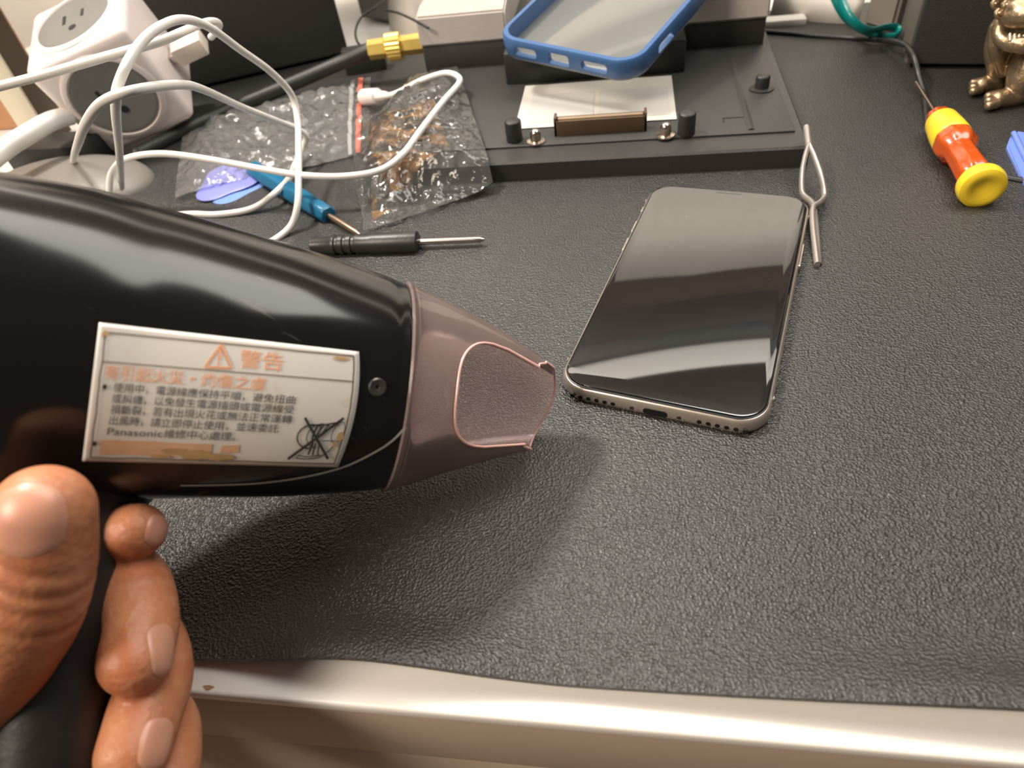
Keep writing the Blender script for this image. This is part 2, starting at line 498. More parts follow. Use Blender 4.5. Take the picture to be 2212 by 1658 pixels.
label = tag(obj('warning_label', lab_me, LABEL_M, dryer), 'aged white warning sticker with orange and black print')
INK = mat('ink_black', (0.045, 0.04, 0.036), 0.6)
INKO = mat('ink_orange', (0.93, 0.42, 0.20), 0.6, var=0.06)
INKG = mat('ink_brown', (0.16, 0.115, 0.075), 0.6)
STAIN = mat('label_stain', (0.56, 0.36, 0.16), 0.6, var=0.35, vscale=180)
PEACH = mat('ink_faded_orange', (0.80, 0.47, 0.28), 0.6, var=0.14, vscale=260)
OFF = 0.0008
def lab_line(pts, wpx, off=OFF, per=1):
    b = bmesh.new(); rows = []
    P = [np.array(luv(u, v)) for u, v in (catmull(pts, per) if per > 1 else pts)]
    Q = []
    for a, c in zip(P, P[1:]):
        k = max(1, int(np.linalg.norm(c - a) / 8))
        Q += [a + (c - a) * i / k for i in range(k)]
    Q.append(P[-1])
    for i, s in enumerate(Q):
        d = Q[min(i + 1, len(Q) - 1)] - Q[max(i - 1, 0)]; d = d / (np.linalg.norm(d) + 1e-9)
        nn = np.array([-d[1], d[0]])
        rows.append([b.verts.new(on_body(*(s + nn * wpx * k), off)) for k in (-0.5, 0.5)])
    for r0_, r1_ in zip(rows, rows[1:]): b.faces.new((r0_[0], r0_[1], r1_[1], r1_[0]))
    return b
def merge(bms):
    o = bmesh.new()
    for b in bms:
        t = bpy.data.meshes.new('t'); b.to_mesh(t); b.free(); o.from_mesh(t); bpy.data.meshes.remove(t)
    return o
def wobbly(a, c, n, amp, seed):
    o = []
    for i in range(n + 1):
        t = i / n
        o.append((a[0] + (c[0] - a[0]) * t + amp * 0.45 * noise.noise(Vector((t * 7, seed, 0))), a[1] + (c[1] - a[1]) * t + amp * noise.noise(Vector((t * 7, seed, 5)))))
    return o
F0, F1, G0, G1 = 0.030, 0.978, 0.064, 0.966
obj('border_line', merge([lab_line(wobbly((F0, G0), (F1, G0 - 0.02), 30, 0.004, 1), 2.6), lab_line(wobbly((F0, G0), (F0, G1), 20, 0.012, 2), 3.2),
                          lab_line(wobbly((F1, G0 - 0.02), (F1, G1), 20, 0.006, 3), 3.0), lab_line(wobbly((F0, G1), (F1, G1), 30, 0.006, 4), 2.4)]), INKG, label)
obj('rule_line', lab_line([(F0, 0.275), (F1, 0.262)], 2.2), INKG, label)
def text_mesh(s):
    cu = bpy.data.curves.new('t', 'FONT'); cu.body = s; cu.size = 1.0; cu.resolution_u = 3
    o = bpy.data.objects.new('t', cu); C.objects.link(o)
    dg = bpy.context.evaluated_depsgraph_get(); dg.update()
    me = bpy.data.meshes.new_from_object(o.evaluated_get(dg))
    bpy.data.objects.remove(o)
    return me
def lab_text(name, s, u0, u1, vc, vh, material, bold=0.0):
    """prints s between u0 and u1, centred on v = vc, vh tall"""
    me = text_mesh(s)
    n = len(me.vertices)
    if not n: return None
    co = np.empty(n * 3); me.vertices.foreach_get('co', co); co = co.reshape(-1, 3)
    x0, x1 = co[:, 0].min(), co[:, 0].max()
    y0, y1 = -0.12, 0.88
    if not any(ord(ch) > 0x2000 for ch in s): y0, y1 = -0.22, 0.9
    for i, vv in enumerate(me.vertices):
        u = u0 + (u1 - u0) * (co[i, 0] - x0) / (x1 - x0)
        v = vc + vh * (0.5 - (co[i, 1] - y0) / (y1 - y0))
        q = on_body(*luv(u, v), OFF)
        vv.co = q
    me.materials.clear(); me.materials.append(material)
    return obj(name, me, material, label)
lab_text('heading', '警告', 0.552, 0.715, 0.155, 0.155, INKO)
lab_text('subheading', '有引起火災・灼傷之虞', 0.045, 0.660, 0.345, 0.115, INKO)
LINES = [('使用中，電源線應保持平順，避免扭曲', 0.086, 0.778, 0.452, 0.074), ('或糾纏，以免發生電源插頭或電源線受', 0.086, 0.778, 0.532, 0.074),
         ('損斷裂，若有出現火花或無法正常運轉', 0.086, 0.778, 0.612, 0.074), ('出風時，請立即停止使用，並速委託', 0.086, 0.735, 0.692, 0.074)]
for s, u0, u1, vc, vh in LINES: lab_text('body_text', s, u0, u1, vc, vh, INK)
lab_text('body_text', 'Panasonic', 0.084, 0.300, 0.775, 0.082, INK)
lab_text('body_text', '維修中心處理。', 0.306, 0.580, 0.772, 0.074, INK)
for v in (0.455, 0.868):
    u = 0.052 if v < 0.6 else 0.040
    b = bmesh.new(); vs = [b.verts.new(on_body(*luv(u + 0.0088 * math.cos(t), v + 0.0185 * math.sin(t)), OFF)) for t in [2 * PI * k / 16 for k in range(16)]]
    b.faces.new(vs); obj('bullet', b, INK, label)
obj('faded_line', lab_patch(0.062, 0.50, 0.838, 0.945, 0.00065, 40, 10, 0.004), PEACH, label)
obj('faded_line', lab_patch(0.535, 0.60, 0.845, 0.905, 0.00065, 10, 8, 0.010), PEACH, label)
def lab_blob(cu, cv, ru, rv, seed, off):
    b = bmesh.new(); rings_ = []
    for k in range(1, 7):
        row = []
        for a_ in range(40):
            t = 2 * PI * a_ / 40
            w_ = 1 + 0.45 * noise.noise(Vector((math.cos(t) * 1.6, math.sin(t) * 1.6, seed))) + 0.2 * noise.noise(Vector((math.cos(t) * 5, math.sin(t) * 5, seed)))
            row.append(b.verts.new(on_body(*luv(min(0.992, cu + ru * w_ * k / 6 * math.cos(t)), min(0.985, cv + rv * w_ * k / 6 * math.sin(t))), off)))
        rings_.append(row)
    b.faces.new(rings_[0])
    for r0_, r1_ in zip(rings_, rings_[1:]):
        for a_ in range(40): b.faces.new((r0_[a_], r0_[(a_ + 1) % 40], r1_[(a_ + 1) % 40], r1_[a_]))
    return b
obj('stain', merge([lab_blob(0.36, 0.905, 0.055, 0.022, 1, 0.00074), lab_blob(0.44, 0.925, 0.07, 0.036, 5, 0.00078), lab_blob(0.53, 0.935, 0.045, 0.03, 9, 0.00082), lab_blob(0.30, 0.945, 0.04, 0.012, 12, 0.00086)]), STAIN, label)
obj('stain', merge([lab_blob(0.966, 0.735, 0.013, 0.035, 3, 0.00088), lab_blob(0.955, 0.80, 0.007, 0.03, 7, 0.0009)]), STAIN, label)
obj('stain', lab_blob(0.028, 0.075, 0.012, 0.02, 21, 0.0009), STAIN, label)
obj('stain', lab_blob(0.93, 0.075, 0.03, 0.014, 25, 0.0009), STAIN, label)
tri = [(0.474, 0.065), (0.525, 0.238), (0.424, 0.248)]
obj('warning_triangle', merge([lab_line(tri + [tri[0]], 4.5), lab_line([(0.474, 0.10), (0.474, 0.19)], 4.5), lab_line([(0.474, 0.205), (0.474, 0.222)], 4.5)]), INKO, label)
def ell(cu, cv, ru, rv, a0, a1, rot=0.0, n=22):
    o = []
    for k in range(n + 1):
        t = math.radians(a0 + (a1 - a0) * k / n); x, y = ru * math.cos(t), rv * math.sin(t)
        o.append((cu + x * math.cos(rot) - y * math.sin(rot) * 0.5, cv + 2 * x * math.sin(rot) + y * math.cos(rot)))
    return o
coil = [lab_line(ell(0.862, 0.745, 0.052, 0.10, 80, 300, 0.15), 3.2), lab_line(ell(0.890, 0.735, 0.045, 0.10, 80, 300, 0.15), 2.2),
        lab_line(ell(0.93, 0.72, 0.05, 0.09, 120, 290, 0.15), 1.6), lab_line(ell(0.955, 0.70, 0.020, 0.09, 0, 360, 0.15), 1.5),
        lab_line([(0.84, 0.655), (0.88, 0.648), (0.945, 0.615)], 2.2, per=4), lab_line([(0.875, 0.65), (0.866, 0.74), (0.872, 0.80)], 4.0, per=4),
        lab_line([(0.895, 0.648), (0.882, 0.73)], 3.0), lab_line([(0.915, 0.635), (0.893, 0.735)], 3.0), lab_line([(0.90, 0.775), (0.955, 0.772)], 1.6),
        lab_line([(0.873, 0.80), (0.868, 0.895)], 4.2), lab_line([(0.884, 0.80), (0.886, 0.90)], 3.2), lab_line([(0.897, 0.80), (0.905, 0.895)], 2.6),
        lab_line([(0.825, 0.925), (0.86, 0.932), (0.91, 0.915), (0.94, 0.86), (0.955, 0.80)], 2.2, per=5), lab_line([(0.828, 0.905), (0.87, 0.912), (0.915, 0.895)], 2.0, per=5)]
obj('coiled_cord_icon', merge(coil), INK, label)
obj('cross_mark', merge([lab_line([(0.822, 0.590), (0.948, 0.925)], 6.0, 0.00095), lab_line([(0.962, 0.575), (0.795, 0.935)], 5.6, 0.00097)]), INK, label)

# pink nozzle
NZ = [((875, 608), (825, 1058), 0.2120), ((905, 622), (853, 1049), 0.2134), ((1000, 664), (932, 1023), 0.2178), ((1100, 721), (1028, 995), 0.2222), ((1204, 792), (1124, 967), 0.2265)]
PINK = clear_plastic('nozzle_pink', (0.985, 0.935, 0.93), 0.08, 1.45, haze=0.27, hazecol=(1.0, 0.76, 0.70), bump=0.05, bscale=40, edge=(0.93, 0.74, 0.74))
S = stations(NZ, 8); K = len(S)
kws = [KW + (0.62 - KW) * (i / (K - 1)) for i in range(K)]
NR = station_rings(S, kws, grow=1.025)
NN = 120
def blend_ring(R, k):
    """the first rings share the tilt of the shell's last ring"""
    Q = RG[-1]; f_ = max(0.0, 1 - k / 10.0)
    t = R[3].lerp(Q[3], f_).normalized(); v = R[1].lerp(Q[1], f_); v = (v - t * v.dot(t)).normalized()
    wv = R[2].lerp(Q[2], f_); wv = (wv - t * wv.dot(t) - v * wv.dot(v)).normalized()
    return (R[0], v, wv, t, R[4], R[5])
NR = [blend_ring(R, k) for k, R in enumerate(NR)]
def wall_len(t):
    """how far the wall runs towards the mouth: the side facing the viewer is cut back in a round notch"""
    d = abs((t - math.radians(88)) / math.radians(48))
    far = 1.0 + 0.10 * math.exp(-((math.degrees(t) - 285) / 65) ** 2) - 0.03 * math.exp(-((math.degrees(t) - 20) / 30) ** 2) - 0.06 * math.exp(-((math.degrees(t) - 38) / 12) ** 2) - 0.06 * math.exp(-((math.degrees(t) - 139) / 12) ** 2)
    if d >= 1: return far
    return far - 0.53 * (1 - d ** 3.0) ** (1 / 2.0)
bm = bmesh.new(); cols = []
M_ = 36
for a in range(NN):
    t = 2 * PI * a / NN; col = []
    L = wall_len(t)
    for j in range(M_ + 1):
        s = j / M_ * L * (K - 1); i = min(int(s), K - 2); f_ = s - i        # f_ > 1 runs on past the last ring
        q = []
        for R in (NR[i], NR[i + 1]):
            g = 1.0 + (0.006 if j <= 2 else 0.0)
            q.append(R[0] + R[1] * (R[4] * g * math.cos(t)) + R[2] * (R[5] * g * math.sin(t)))
        col.append(bm.verts.new(q[0].lerp(q[1], f_)))
    cols.append(col)
rim_pts = [c[-1].co.copy() for c in cols]
for a in range(NN):
    b_ = cols[(a + 1) % NN]
    for j in range(M_): bm.faces.new((cols[a][j], b_[j], b_[j + 1], cols[a][j + 1]))
nme = finish(bm, 'nozzle', PINK, angle=60)
nme = evaluated(nme, [('SOLIDIFY', dict(thickness=0.0011, offset=-1.0))])
for pl in nme.polygons: pl.use_smooth = True
nme.set_sharp_from_angle(angle=math.radians(50))
tag(obj('nozzle', nme, PINK, dryer), 'clear pink nozzle')
bm = bmesh.new(); R = NR[1]
skin_rings(bm, [ringpts(NR[i], 72, 1.004 + g) for i, g in ((5, 0.0), (5, 0.004), (6, 0.004), (6, 0.0))], cap=False)
obj('nozzle_collar', bm, PINK, dryer)
EDGE_GLOW = mat('nozzle_edge_glow_pink', (0.95, 0.56, 0.50), 0.25, var=0.05)  # pale pink tube paints the light glowing along the nozzle's free edge
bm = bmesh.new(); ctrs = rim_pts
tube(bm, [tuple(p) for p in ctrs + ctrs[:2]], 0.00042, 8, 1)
obj('nozzle_edge_glow', bm, EDGE_GLOW, dryer)

# ------------------------------------------------------------------ hand
SKIN = mat('skin', (0.68, 0.335, 0.195), 0.47, var=0.22, vscale=75, sss=0.22, bump=0.38, bscale=520)
def skin_tone():
    M = SKIN; p = M.node_tree.nodes['Principled BSDF']
    n = tex(M, 'noise', 55, 5); n2 = tex(M, 'noise', 260, 3)
    a = mixcol(M, ramp(M, n.outputs['Fac'], [(0.35, 0.0), (0.68, 1.0)]), (0.57, 0.232, 0.115), (0.49, 0.155, 0.066))
    LK(M, mixcol(M, ramp(M, n2.outputs['Fac'], [(0.40, 0.0), (0.75, 0.5)]), a, (0.61, 0.30, 0.17)), p.inputs['Base Color'])
skin_tone()
def dp(L): return [tuple(dep(a, b, d)) + (r,) for a, b, d, r in L]
bm = bmesh.new()
TH = [(-190, 1700, 0.180, 0.022), (-120, 1600, 0.166, 0.0160), (-50, 1490, 0.156, 0.0124), (10, 1400, 0.151, 0.0116), (54, 1320, 0.1475, 0.0116), (84, 1220, 0.1445, 0.0110), (96, 1105, 0.141, 0.0099)]
IX = [(-110, 1250, 0.190, 0.013), (30, 1215, 0.197, 0.0098), (130, 1190, 0.190, 0.0088), (225, 1163, 0.178, 0.0080), (262, 1153, 0.1755, 0.0079), (298, 1145, 0.1735, 0.0070)]
MD = [(-110, 1330, 0.190, 0.013), (50, 1290, 0.199, 0.0100), (190, 1228, 0.192, 0.0095), (278, 1250, 0.1785, 0.0091), (306, 1335, 0.1685, 0.0087), (292, 1425, 0.160, 0.0083)]
RGF = [(-110, 1480, 0.190, 0.013), (50, 1440, 0.199, 0.0096), (215, 1340, 0.195, 0.0091), (310, 1370, 0.184, 0.0090), (338, 1450, 0.173, 0.0088), (312, 1545, 0.163, 0.0086), (288, 1625, 0.157, 0.0083)]
PK = [(-110, 1640, 0.190, 0.013), (60, 1590, 0.198, 0.0088), (250, 1495, 0.193, 0.0078), (355, 1545, 0.182, 0.0075), (370, 1630, 0.171, 0.0073), (352, 1715, 0.163, 0.0069)]
for L in (TH, IX, MD, RGF, PK): tube(bm, dp(L), n=28, per=7, round_ends=True)
tube(bm, dp([(-120, 1210, 0.189, 0.0155), (-125, 1400, 0.188, 0.017), (-125, 1560, 0.187, 0.018), (-130, 1720, 0.186, 0.019)]), n=24, round_ends=True)
tube(bm, dp([(-170, 1260, 0.184, 0.013), (-185, 1450, 0.182, 0.016), (-190, 1640, 0.182, 0.019), (-215, 1900, 0.184, 0.024), (-260, 2250, 0.190, 0.028), (-330, 2900, 0.196, 0.033), (-420, 3900, 0.205, 0.038)]), n=24, round_ends=True)
hme = finish(bm, 'hand', SKIN)
hme = evaluated(hme, [('REMESH', dict(mode='VOXEL', voxel_size=0.0009)), ('SMOOTH', dict(factor=0.5, iterations=5))])
# knuckle creases and finger pads pressed into the surface
def gauss(p, c, r): return math.exp(-((p - c).length / r) ** 2)
hme.update()
creases = []
for (px, py, d, rpx, am) in ((60, 1245, 0.134, 0.009, 0.00025), (50, 1278, 0.136, 0.013, 0.00045), (38, 1310, 0.137, 0.010, 0.0003), (20, 1345, 0.139, 0.014, 0.0004)):
    creases.append((dep(px, py, d), rpx, am))
thdir = (dep(84, 1220, 0.1445) - dep(10, 1400, 0.151)).normalized()
nrm_ = [v.normal.copy() for v in hme.vertices]
for v, vn in zip(hme.vertices, nrm_):
    for c, r, am in creases:
        s = (v.co - c).dot(thdir); dl = (v.co - c) - thdir * s
        if dl.length < 0.022 and abs(s) < 0.008: v.co -= vn * (am * (1.4 * math.exp(-(s / 0.0009) ** 2) - 0.6 * math.exp(-((s - 0.0022) / 0.0016) ** 2) - 0.4 * math.exp(-((s + 0.0022) / 0.0016) ** 2)) * math.exp(-(dl.length / r) ** 2))
for pl in hme.polygons: pl.use_smooth = True
hme.materials.clear(); hme.materials.append(SKIN)
hand = tag(obj('hand', hme, SKIN), 'left hand gripping the black hair dryer handle, thumb up', 'hand')
HAND = bvh_of(hme, ROOT['hand'])
NAIL = mat('fingernail', (0.63, 0.305, 0.205), 0.36, var=0.05, sss=0.15)
def nail(center_px, dirp_px, n_hint, wid, ln, thick=0.0004):
    """curved plate lying on the fingertip; center/direction given on the finger, n_hint = way it faces"""
    o = Vector((0, 0, CH)); d = ray(*center_px).normalized()
    h = HAND.ray_cast(o, d)
    c = h[0]; h2 = HAND.ray_cast(o, ray(*dirp_px).normalized())
    nn = n_hint if n_hint is not None else h[1]
    if n_hint is not None:
        s = HAND.ray_cast(c + nn * 0.02 - Vector((0, 0, 0)), -nn); c = s[0] if s[0] else c
    a = (h2[0] - h[0]); a = (a - nn * a.dot(nn)).normalized(); b_ = nn.cross(a)
    bb = bmesh.new(); g = []
    NU = 14
    for j in range(NU + 1):
        row = []
        for i in range(NU + 1):
            x, y = -1 + 2 * i / NU, -1 + 2 * j / NU
            sx = x * math.sqrt(max(0, 1 - 0.42 * y * y)); sy = y * math.sqrt(max(0, 1 - 0.42 * x * x))
            q = c + b_ * (sx * wid / 2) + a * (sy * ln / 2)
            hh = HAND.ray_cast(q + nn * 0.012, -nn)
            e = max(abs(x), abs(y))
            row.append(bb.verts.new((hh[0] if hh[0] else q) + nn * (thick * (1.0 if e < 0.95 else 0.35))))
        g.append(row)
    for r0_, r1_ in zip(g, g[1:]):
        for i in range(NU): bb.faces.new((r0_[i], r0_[i + 1], r1_[i + 1], r1_[i]))
    return obj('fingernail', bb, NAIL, hand, angle=80)
nail((52, 1128), (60, 1060), None, 0.0135, 0.0145)
rt = right
nail((358, 1405), (346, 1470), (rt * 0.93 - fwd * 0.37).normalized(), 0.0085, 0.0115)
nail((346, 1144), (346, 1112), (rt * 0.97 - fwd * 0.20 + down * -0.1).normalized(), 0.0075, 0.0080)
nail((342, 1608), (325, 1655), (rt * 0.84 - fwd * 0.54).normalized(), 0.0085, 0.0105)
#@@HAND

# ------------------------------------------------------------------ phone
pbl, pbr = at(1202, 835, 0.007), at(1665, 930, 0.007)
yaw = math.atan2(pbr.y - pbl.y, pbr.x - pbl.x)
ptl = at(1407.5, 398.7, 0.007)
PW, PH = (pbr - pbl).length, (ptl - pbl).length
pc = (pbr + ptl) / 2
phone = thing('smartphone', 'smartphone with a dark glossy screen lying on the black mat by the pink nozzle', 'phone', (pc.x, pc.y, 0), (0, 0, yaw))
PM = ROOT['smartphone']
PHM = mat('phone_frame_metal', (0.66, 0.58, 0.50), 0.28, 0.75, var=0.04)
bm = bmesh.new()
lv = [(0.0028, 0.0003)] + [(0.0028 - 0.0028 * math.sin(t), 0.0039 - 0.0036 * math.cos(t)) for t in [PI / 2 * k / 6 for k in range(1, 7)]]
lv += [(0.0028 * (1 - math.cos(t)) * 0.55, 0.0039 + 0.0038 * math.sin(t)) for t in [PI / 2 * k / 6 for k in range(1, 7)]]
rr_stack(bm, PW, PH, 0.0112, lv, PM)
fr = obj('frame', bm, PHM, phone)
bm = bmesh.new(); rr_stack(bm, PW - 0.0028, PH - 0.0028, 0.0100, [(0, 0.0073), (0, 0.0079), (0.0003, 0.0081)], PM)
obj('gasket', bm, mat('phone_gasket', (0.02, 0.02, 0.02), 0.4), phone)
GLASSM = mat('phone_screen_glass', (0.006, 0.006, 0.007), 0.035, var=0.1, spec=1.0, ior=1.62)
def screen_dust():
    M = GLASSM; p = M.node_tree.nodes['Principled BSDF']
    v = tex(M, 'voronoi', 420); d = ramp(M, v.outputs['Distance'], [(0.0, 1.0), (0.10, 0.0)])
    s = tex(M, 'noise', 120, 2); s2 = ramp(M, s.outputs['Fac'], [(0.66, 0.0), (0.74, 1.0)])
    mm = N(M, 'ShaderNodeMath'); mm.operation = 'MULTIPLY'; LK(M, d, mm.inputs[0]); LK(M, s2, mm.inputs[1])
    LK(M, mixcol(M, mm.outputs[0], (0.006, 0.006, 0.007), (0.5, 0.5, 0.5)), p.inputs['Base Color'])
screen_dust()
bm = bmesh.new(); rr_stack(bm, PW - 0.0036, PH - 0.0036, 0.0097, [(0, 0.0079), (0, 0.0083), (0.0004, 0.0086), (0.0012, 0.0087)], PM)
obj('screen', bm, GLASSM, phone, angle=12)
bm = bmesh.new(); rr_stack(bm, 0.012, 0.0013, 0.0006, [(0, 0.00868), (0, 0.00878)], PM @ Matrix.Translation((0, PH / 2 - 0.0042, 0)), n=5)
obj('earpiece', bm, mat('earpiece_mesh', (0.10, 0.10, 0.10), 0.5), phone)
HOLE = mat('hole_black', (0.004, 0.004, 0.004), 0.8)
def front_slot(x, wd, hg, dpth=0.0006):
    b = bmesh.new()
    Mx = PM @ Matrix.Translation((x, -PH / 2 - 0.00012, 0.0040)) @ Matrix.Rotation(PI / 2, 4, 'X')
    rr_stack(b, wd, hg, hg / 2 * 0.98, [(0, -dpth), (0, 0.0)], Mx, n=6)
    return b
for s in (-1, 1):
    for k in range(6):
        obj('speaker_hole', front_slot(s * 0.0155 + s * k * 0.0031, 0.0017, 0.0017), HOLE, phone)
    obj('screw', front_slot(s * 0.0085, 0.0016, 0.0016), mat('dark_screw', (0.09, 0.085, 0.08), 0.3, 0.6), phone)
obj('charging_port', front_slot(0, 0.0088, 0.0027), HOLE, phone)
for sx, y0, y1 in ((1, 0.022, 0.040), (-1, 0.034, 0.044), (-1, 0.018, 0.029), (-1, 0.052, 0.057)):
    b = bmesh.new(); rr_stack(b, y1 - y0, 0.0026, 0.0012, [(0, -0.0006), (0, 0.0003), (0.0003, 0.0005)],
        PM @ Matrix.Translation((sx * PW / 2, (y0 + y1) / 2, 0.0042)) @ Matrix.Rotation(sx * PI / 2, 4, 'Y') @ Matrix.Rotation(PI / 2, 4, 'Z'), n=5)
    obj('side_button', b, PHM, phone)
BAND = mat('antenna_band', (0.45, 0.42, 0.38), 0.5)
for sx in (-1, 1):
    for sy in (-1, 1):
        b = bmesh.new(); box(b, -0.0001, 0.0001, -0.0007, 0.0007, 0.0012, 0.0072, M=PM @ Matrix.Translation((sx * (PW / 2 - 0.0001), sy * (PH / 2 - 0.0155), 0)))
        obj('antenna_band', b, BAND, phone)

#@@REST
# ------------------------------------------------------------------ docking station
dock = thing('docking_station', 'black docking station with a white sticker and a metal connector, behind the phone', 'docking station', (-0.02, 0.44, 0.0))
DT = 0.0125
bm = bmesh.new()
skin_rings(bm, [[Vector((x, y, z)) for x, y in ((-0.140 + i, 0.3412 + i), (0.0935 - i, 0.3412 + i), (0.0965 - i, 0.620), (-0.143 + i, 0.620))]
                for i, z in ((0, 0.0006), (0, DT - 0.0012), (0.0012, DT))])
obj('base', bm, DOCK_PL, dock, angle=20)
bm = bmesh.new(); box(bm, -0.137, 0.0885, 0.3575, 0.49, DT - 0.001, DT + 0.0012, 0.0006); obj('top_plate', bm, DOCK_PL, dock)
bm = bmesh.new(); skin_rings(bm, [[Vector((x, y, z)) for x, z in ((0.064, DT + 0.001), (0.0668, DT + 0.0022), (0.069, DT + 0.001))] for y in (0.361, 0.478)]); obj('ridge', bm, DOCK_PL, dock)
ZP = DT + 0.0012
def upright(name, x, y, r, h, m, dome=0.35, base=0.0):
    b = bmesh.new()
    pr = ([(0, r * 1.7), (0.0008, r * 1.7), (0.0012, r)] if base else [(0, r)]) + [(h - r * dome, r)] + [(h - r * dome * (1 - math.sin(t)), r * max(0.03, math.cos(t))) for t in [PI / 2 * k / 5 for k in range(1, 6)]]
    lathe(b, Vector((x, y, ZP)), Vector((x, y, ZP + 1)), pr, 28)
    return obj(name, b, m, dock)
p = at(1112, 303, ZP); upright('guide_post', p.x, p.y, 0.0047, 0.0125, BLACK_PL)
p = at(1482, 288, ZP); upright('guide_post', p.x, p.y, 0.0047, 0.0125, BLACK_PL)
p = at(1645, 192, ZP); upright('guide_post', p.x, p.y, 0.0040, 0.0085, BLACK_PL, base=1)
PINM = mat('pin_nickel', (0.60, 0.52, 0.44), 0.25, 1.0)
for px, py in ((1158, 306), (1437, 293)):
    p = at(px, py, ZP); upright('alignment_pin', p.x, p.y, 0.0030, 0.0075, PINM, 1.0, base=1)
a, b_ = at(1197, 302, ZP), at(1397, 287, ZP)
CONM = mat('connector_bronze', (0.17, 0.115, 0.075), 0.35, 0.6)
bm = bmesh.new()
for x0, x1, y0, y1, z0, z1 in ((a.x, b_.x, 0.3668, 0.3682, ZP - 0.001, ZP + 0.0085), (a.x, b_.x, 0.3725, 0.3738, ZP - 0.001, ZP + 0.0085), (a.x, b_.x, 0.368, 0.373, ZP - 0.001, ZP + 0.006),
                               (a.x, a.x + 0.0015, 0.3668, 0.3738, ZP - 0.001, ZP + 0.0105), (b_.x - 0.0015, b_.x, 0.3668, 0.3738, ZP - 0.001, ZP + 0.0105)):
    box(bm, x0, x1, y0, y1, z0, z1, 0.0003)
con = obj('connector', bm, CONM, dock)
bm = bmesh.new(); box(bm, a.x + 0.002, b_.x - 0.002, 0.3690, 0.3716, ZP + 0.0055, ZP + 0.0090, 0.0002); obj('contact_bar', bm, mat('connector_tan', (0.42, 0.30, 0.20), 0.4, 0.4), con)
# sticker with folds
PAPER = mat('sticker_paper', (0.60, 0.57, 0.52), 0.35, var=0.03)
bm = bmesh.new(); g = []
for j in range(13):
    row = []
    for i in range(31):
        x = -0.0638 + 0.0925 * i / 30; y = 0.3785 + 0.0625 * j / 12
        z = ZP + 0.0006 + 0.00015 * noise.noise(Vector((x * 60, y * 60, 0)))
        row.append(bm.verts.new((x, y, z)))
    g.append(row)
for r0_, r1_ in zip(g, g[1:]):
    for i in range(30): bm.faces.new((r0_[i], r0_[i + 1], r1_[i + 1], r1_[i]))
stk = tag(obj('sticker', bm, PAPER, dock), 'white sticker with two pale printed panels')
PRINT = mat('sticker_print', (0.54, 0.52, 0.495), 0.4, var=0.04)
for x0, x1 in ((-0.0575, -0.0185), (-0.0155, 0.0255)):
    b = bmesh.new(); box(b, x0, x1, 0.385, 0.4245, ZP + 0.0006, ZP + 0.00085); obj('printed_panel', b, PRINT, stk)
# rear housing
bm = bmesh.new(); box(bm, -0.140, 0.0895, 0.484, 0.60, DT - 0.001, 0.0315, 0.0012); hs = obj('rear_housing', bm, DOCK_PL, dock)
COVER = mat('housing_grey', (0.44, 0.40, 0.37), 0.4, bump=0.15, bscale=900)
for x0, x1 in ((-0.1405, -0.079), (0.0385, 0.0905)):
    bm = bmesh.new()
    skin_rings(bm, [[Vector((x, y, z)) for y, z in ((0.4815, 0.0300), (0.484, 0.0480), (0.500, 0.0515), (0.60, 0.053), (0.60, 0.0300))] for x in (x0, x1)])
    bmesh.ops.bevel(bm, geom=bm.edges[:], offset=0.0012, segments=2, affect='EDGES')
    obj('housing_cover', bm, COVER, dock)
bm = bmesh.new(); box(bm, -0.0772, 0.0372, 0.446, 0.60, DT - 0.001, 0.0335, 0.002); obj('centre_block', bm, BLACK_PL, dock)
bm = bmesh.new(); p = at(1590, 258, ZP)
for x0, x1, y0, y1 in ((p.x - 0.007, p.x + 0.007, p.y + 0.002, p.y + 0.0025), (p.x - 0.007, p.x - 0.0065, p.y - 0.003, p.y + 0.0025), (p.x + 0.0065, p.x + 0.007, p.y - 0.003, p.y + 0.0025)):
    box(bm, x0, x1, y0, y1, ZP - 0.0001, ZP + 0.00025)
obj('latch_outline', bm, mat('groove_black', (0.006, 0.006, 0.006), 0.6), dock)

# ------------------------------------------------------------------ blue phone case, lying tilted on the dock's centre block
cfl, cfr = Vector((-0.0786, 0.4298, 0.0494)), Vector((0.0052, 0.3833, 0.0436))
e1 = (cfr - cfl).normalized(); e2 = Vector((0.488, 0.8521, 0.1891)); e2 = (e2 - e1 * e2.dot(e1)).normalized(); e3 = e1.cross(e2)
CWD, CLN = 0.0958, 0.185
cc = (cfl + cfr) / 2 + e2 * CLN / 2 - e3 * 0.0125
CM = Matrix((e1, e2, e3)).transposed().to_4x4(); CM.translation = cc
case = thing('phone_case', 'clear phone case with a blue bumper rim, lying tilted on top of the docking station', 'phone case', cc, CM.to_euler())
BLUE = mat('case_blue', (0.045, 0.120, 0.285), 0.38, var=0.05)
bm = bmesh.new()
o_r, i_r = rr(CWD, CLN, 0.0150, 14), rr(CWD - 0.0060, CLN - 0.0060, 0.0122, 14)
prof = [(0.0, 0.0015), (0.0004, 0.0025), (0.0006, 0.007), (0.0004, 0.0112), (-0.0004, 0.0124)]
rgs = []
for off, z in [(-0.0002, 0.0012)] + prof: rgs.append([CM @ Vector((x * (1 + 2 * off / CWD), y * (1 + 2 * off / CLN), z)) for x, y in o_r])
rgs += [[CM @ Vector((x, y, z)) for x, y in i_r] for z in (0.0125, 0.0120, 0.0012)]
vr = skin_rings(bm, rgs, True, False)
n_ = len(o_r)
for i in range(n_): bm.faces.new((vr[-1][i], vr[-1][(i + 1) % n_], vr[0][(i + 1) % n_], vr[0][i]))
bmesh.ops.recalc_face_normals(bm, faces=bm.faces)
rim_me = finish(bm, 'bumper', BLUE)
cut = bmesh.new()
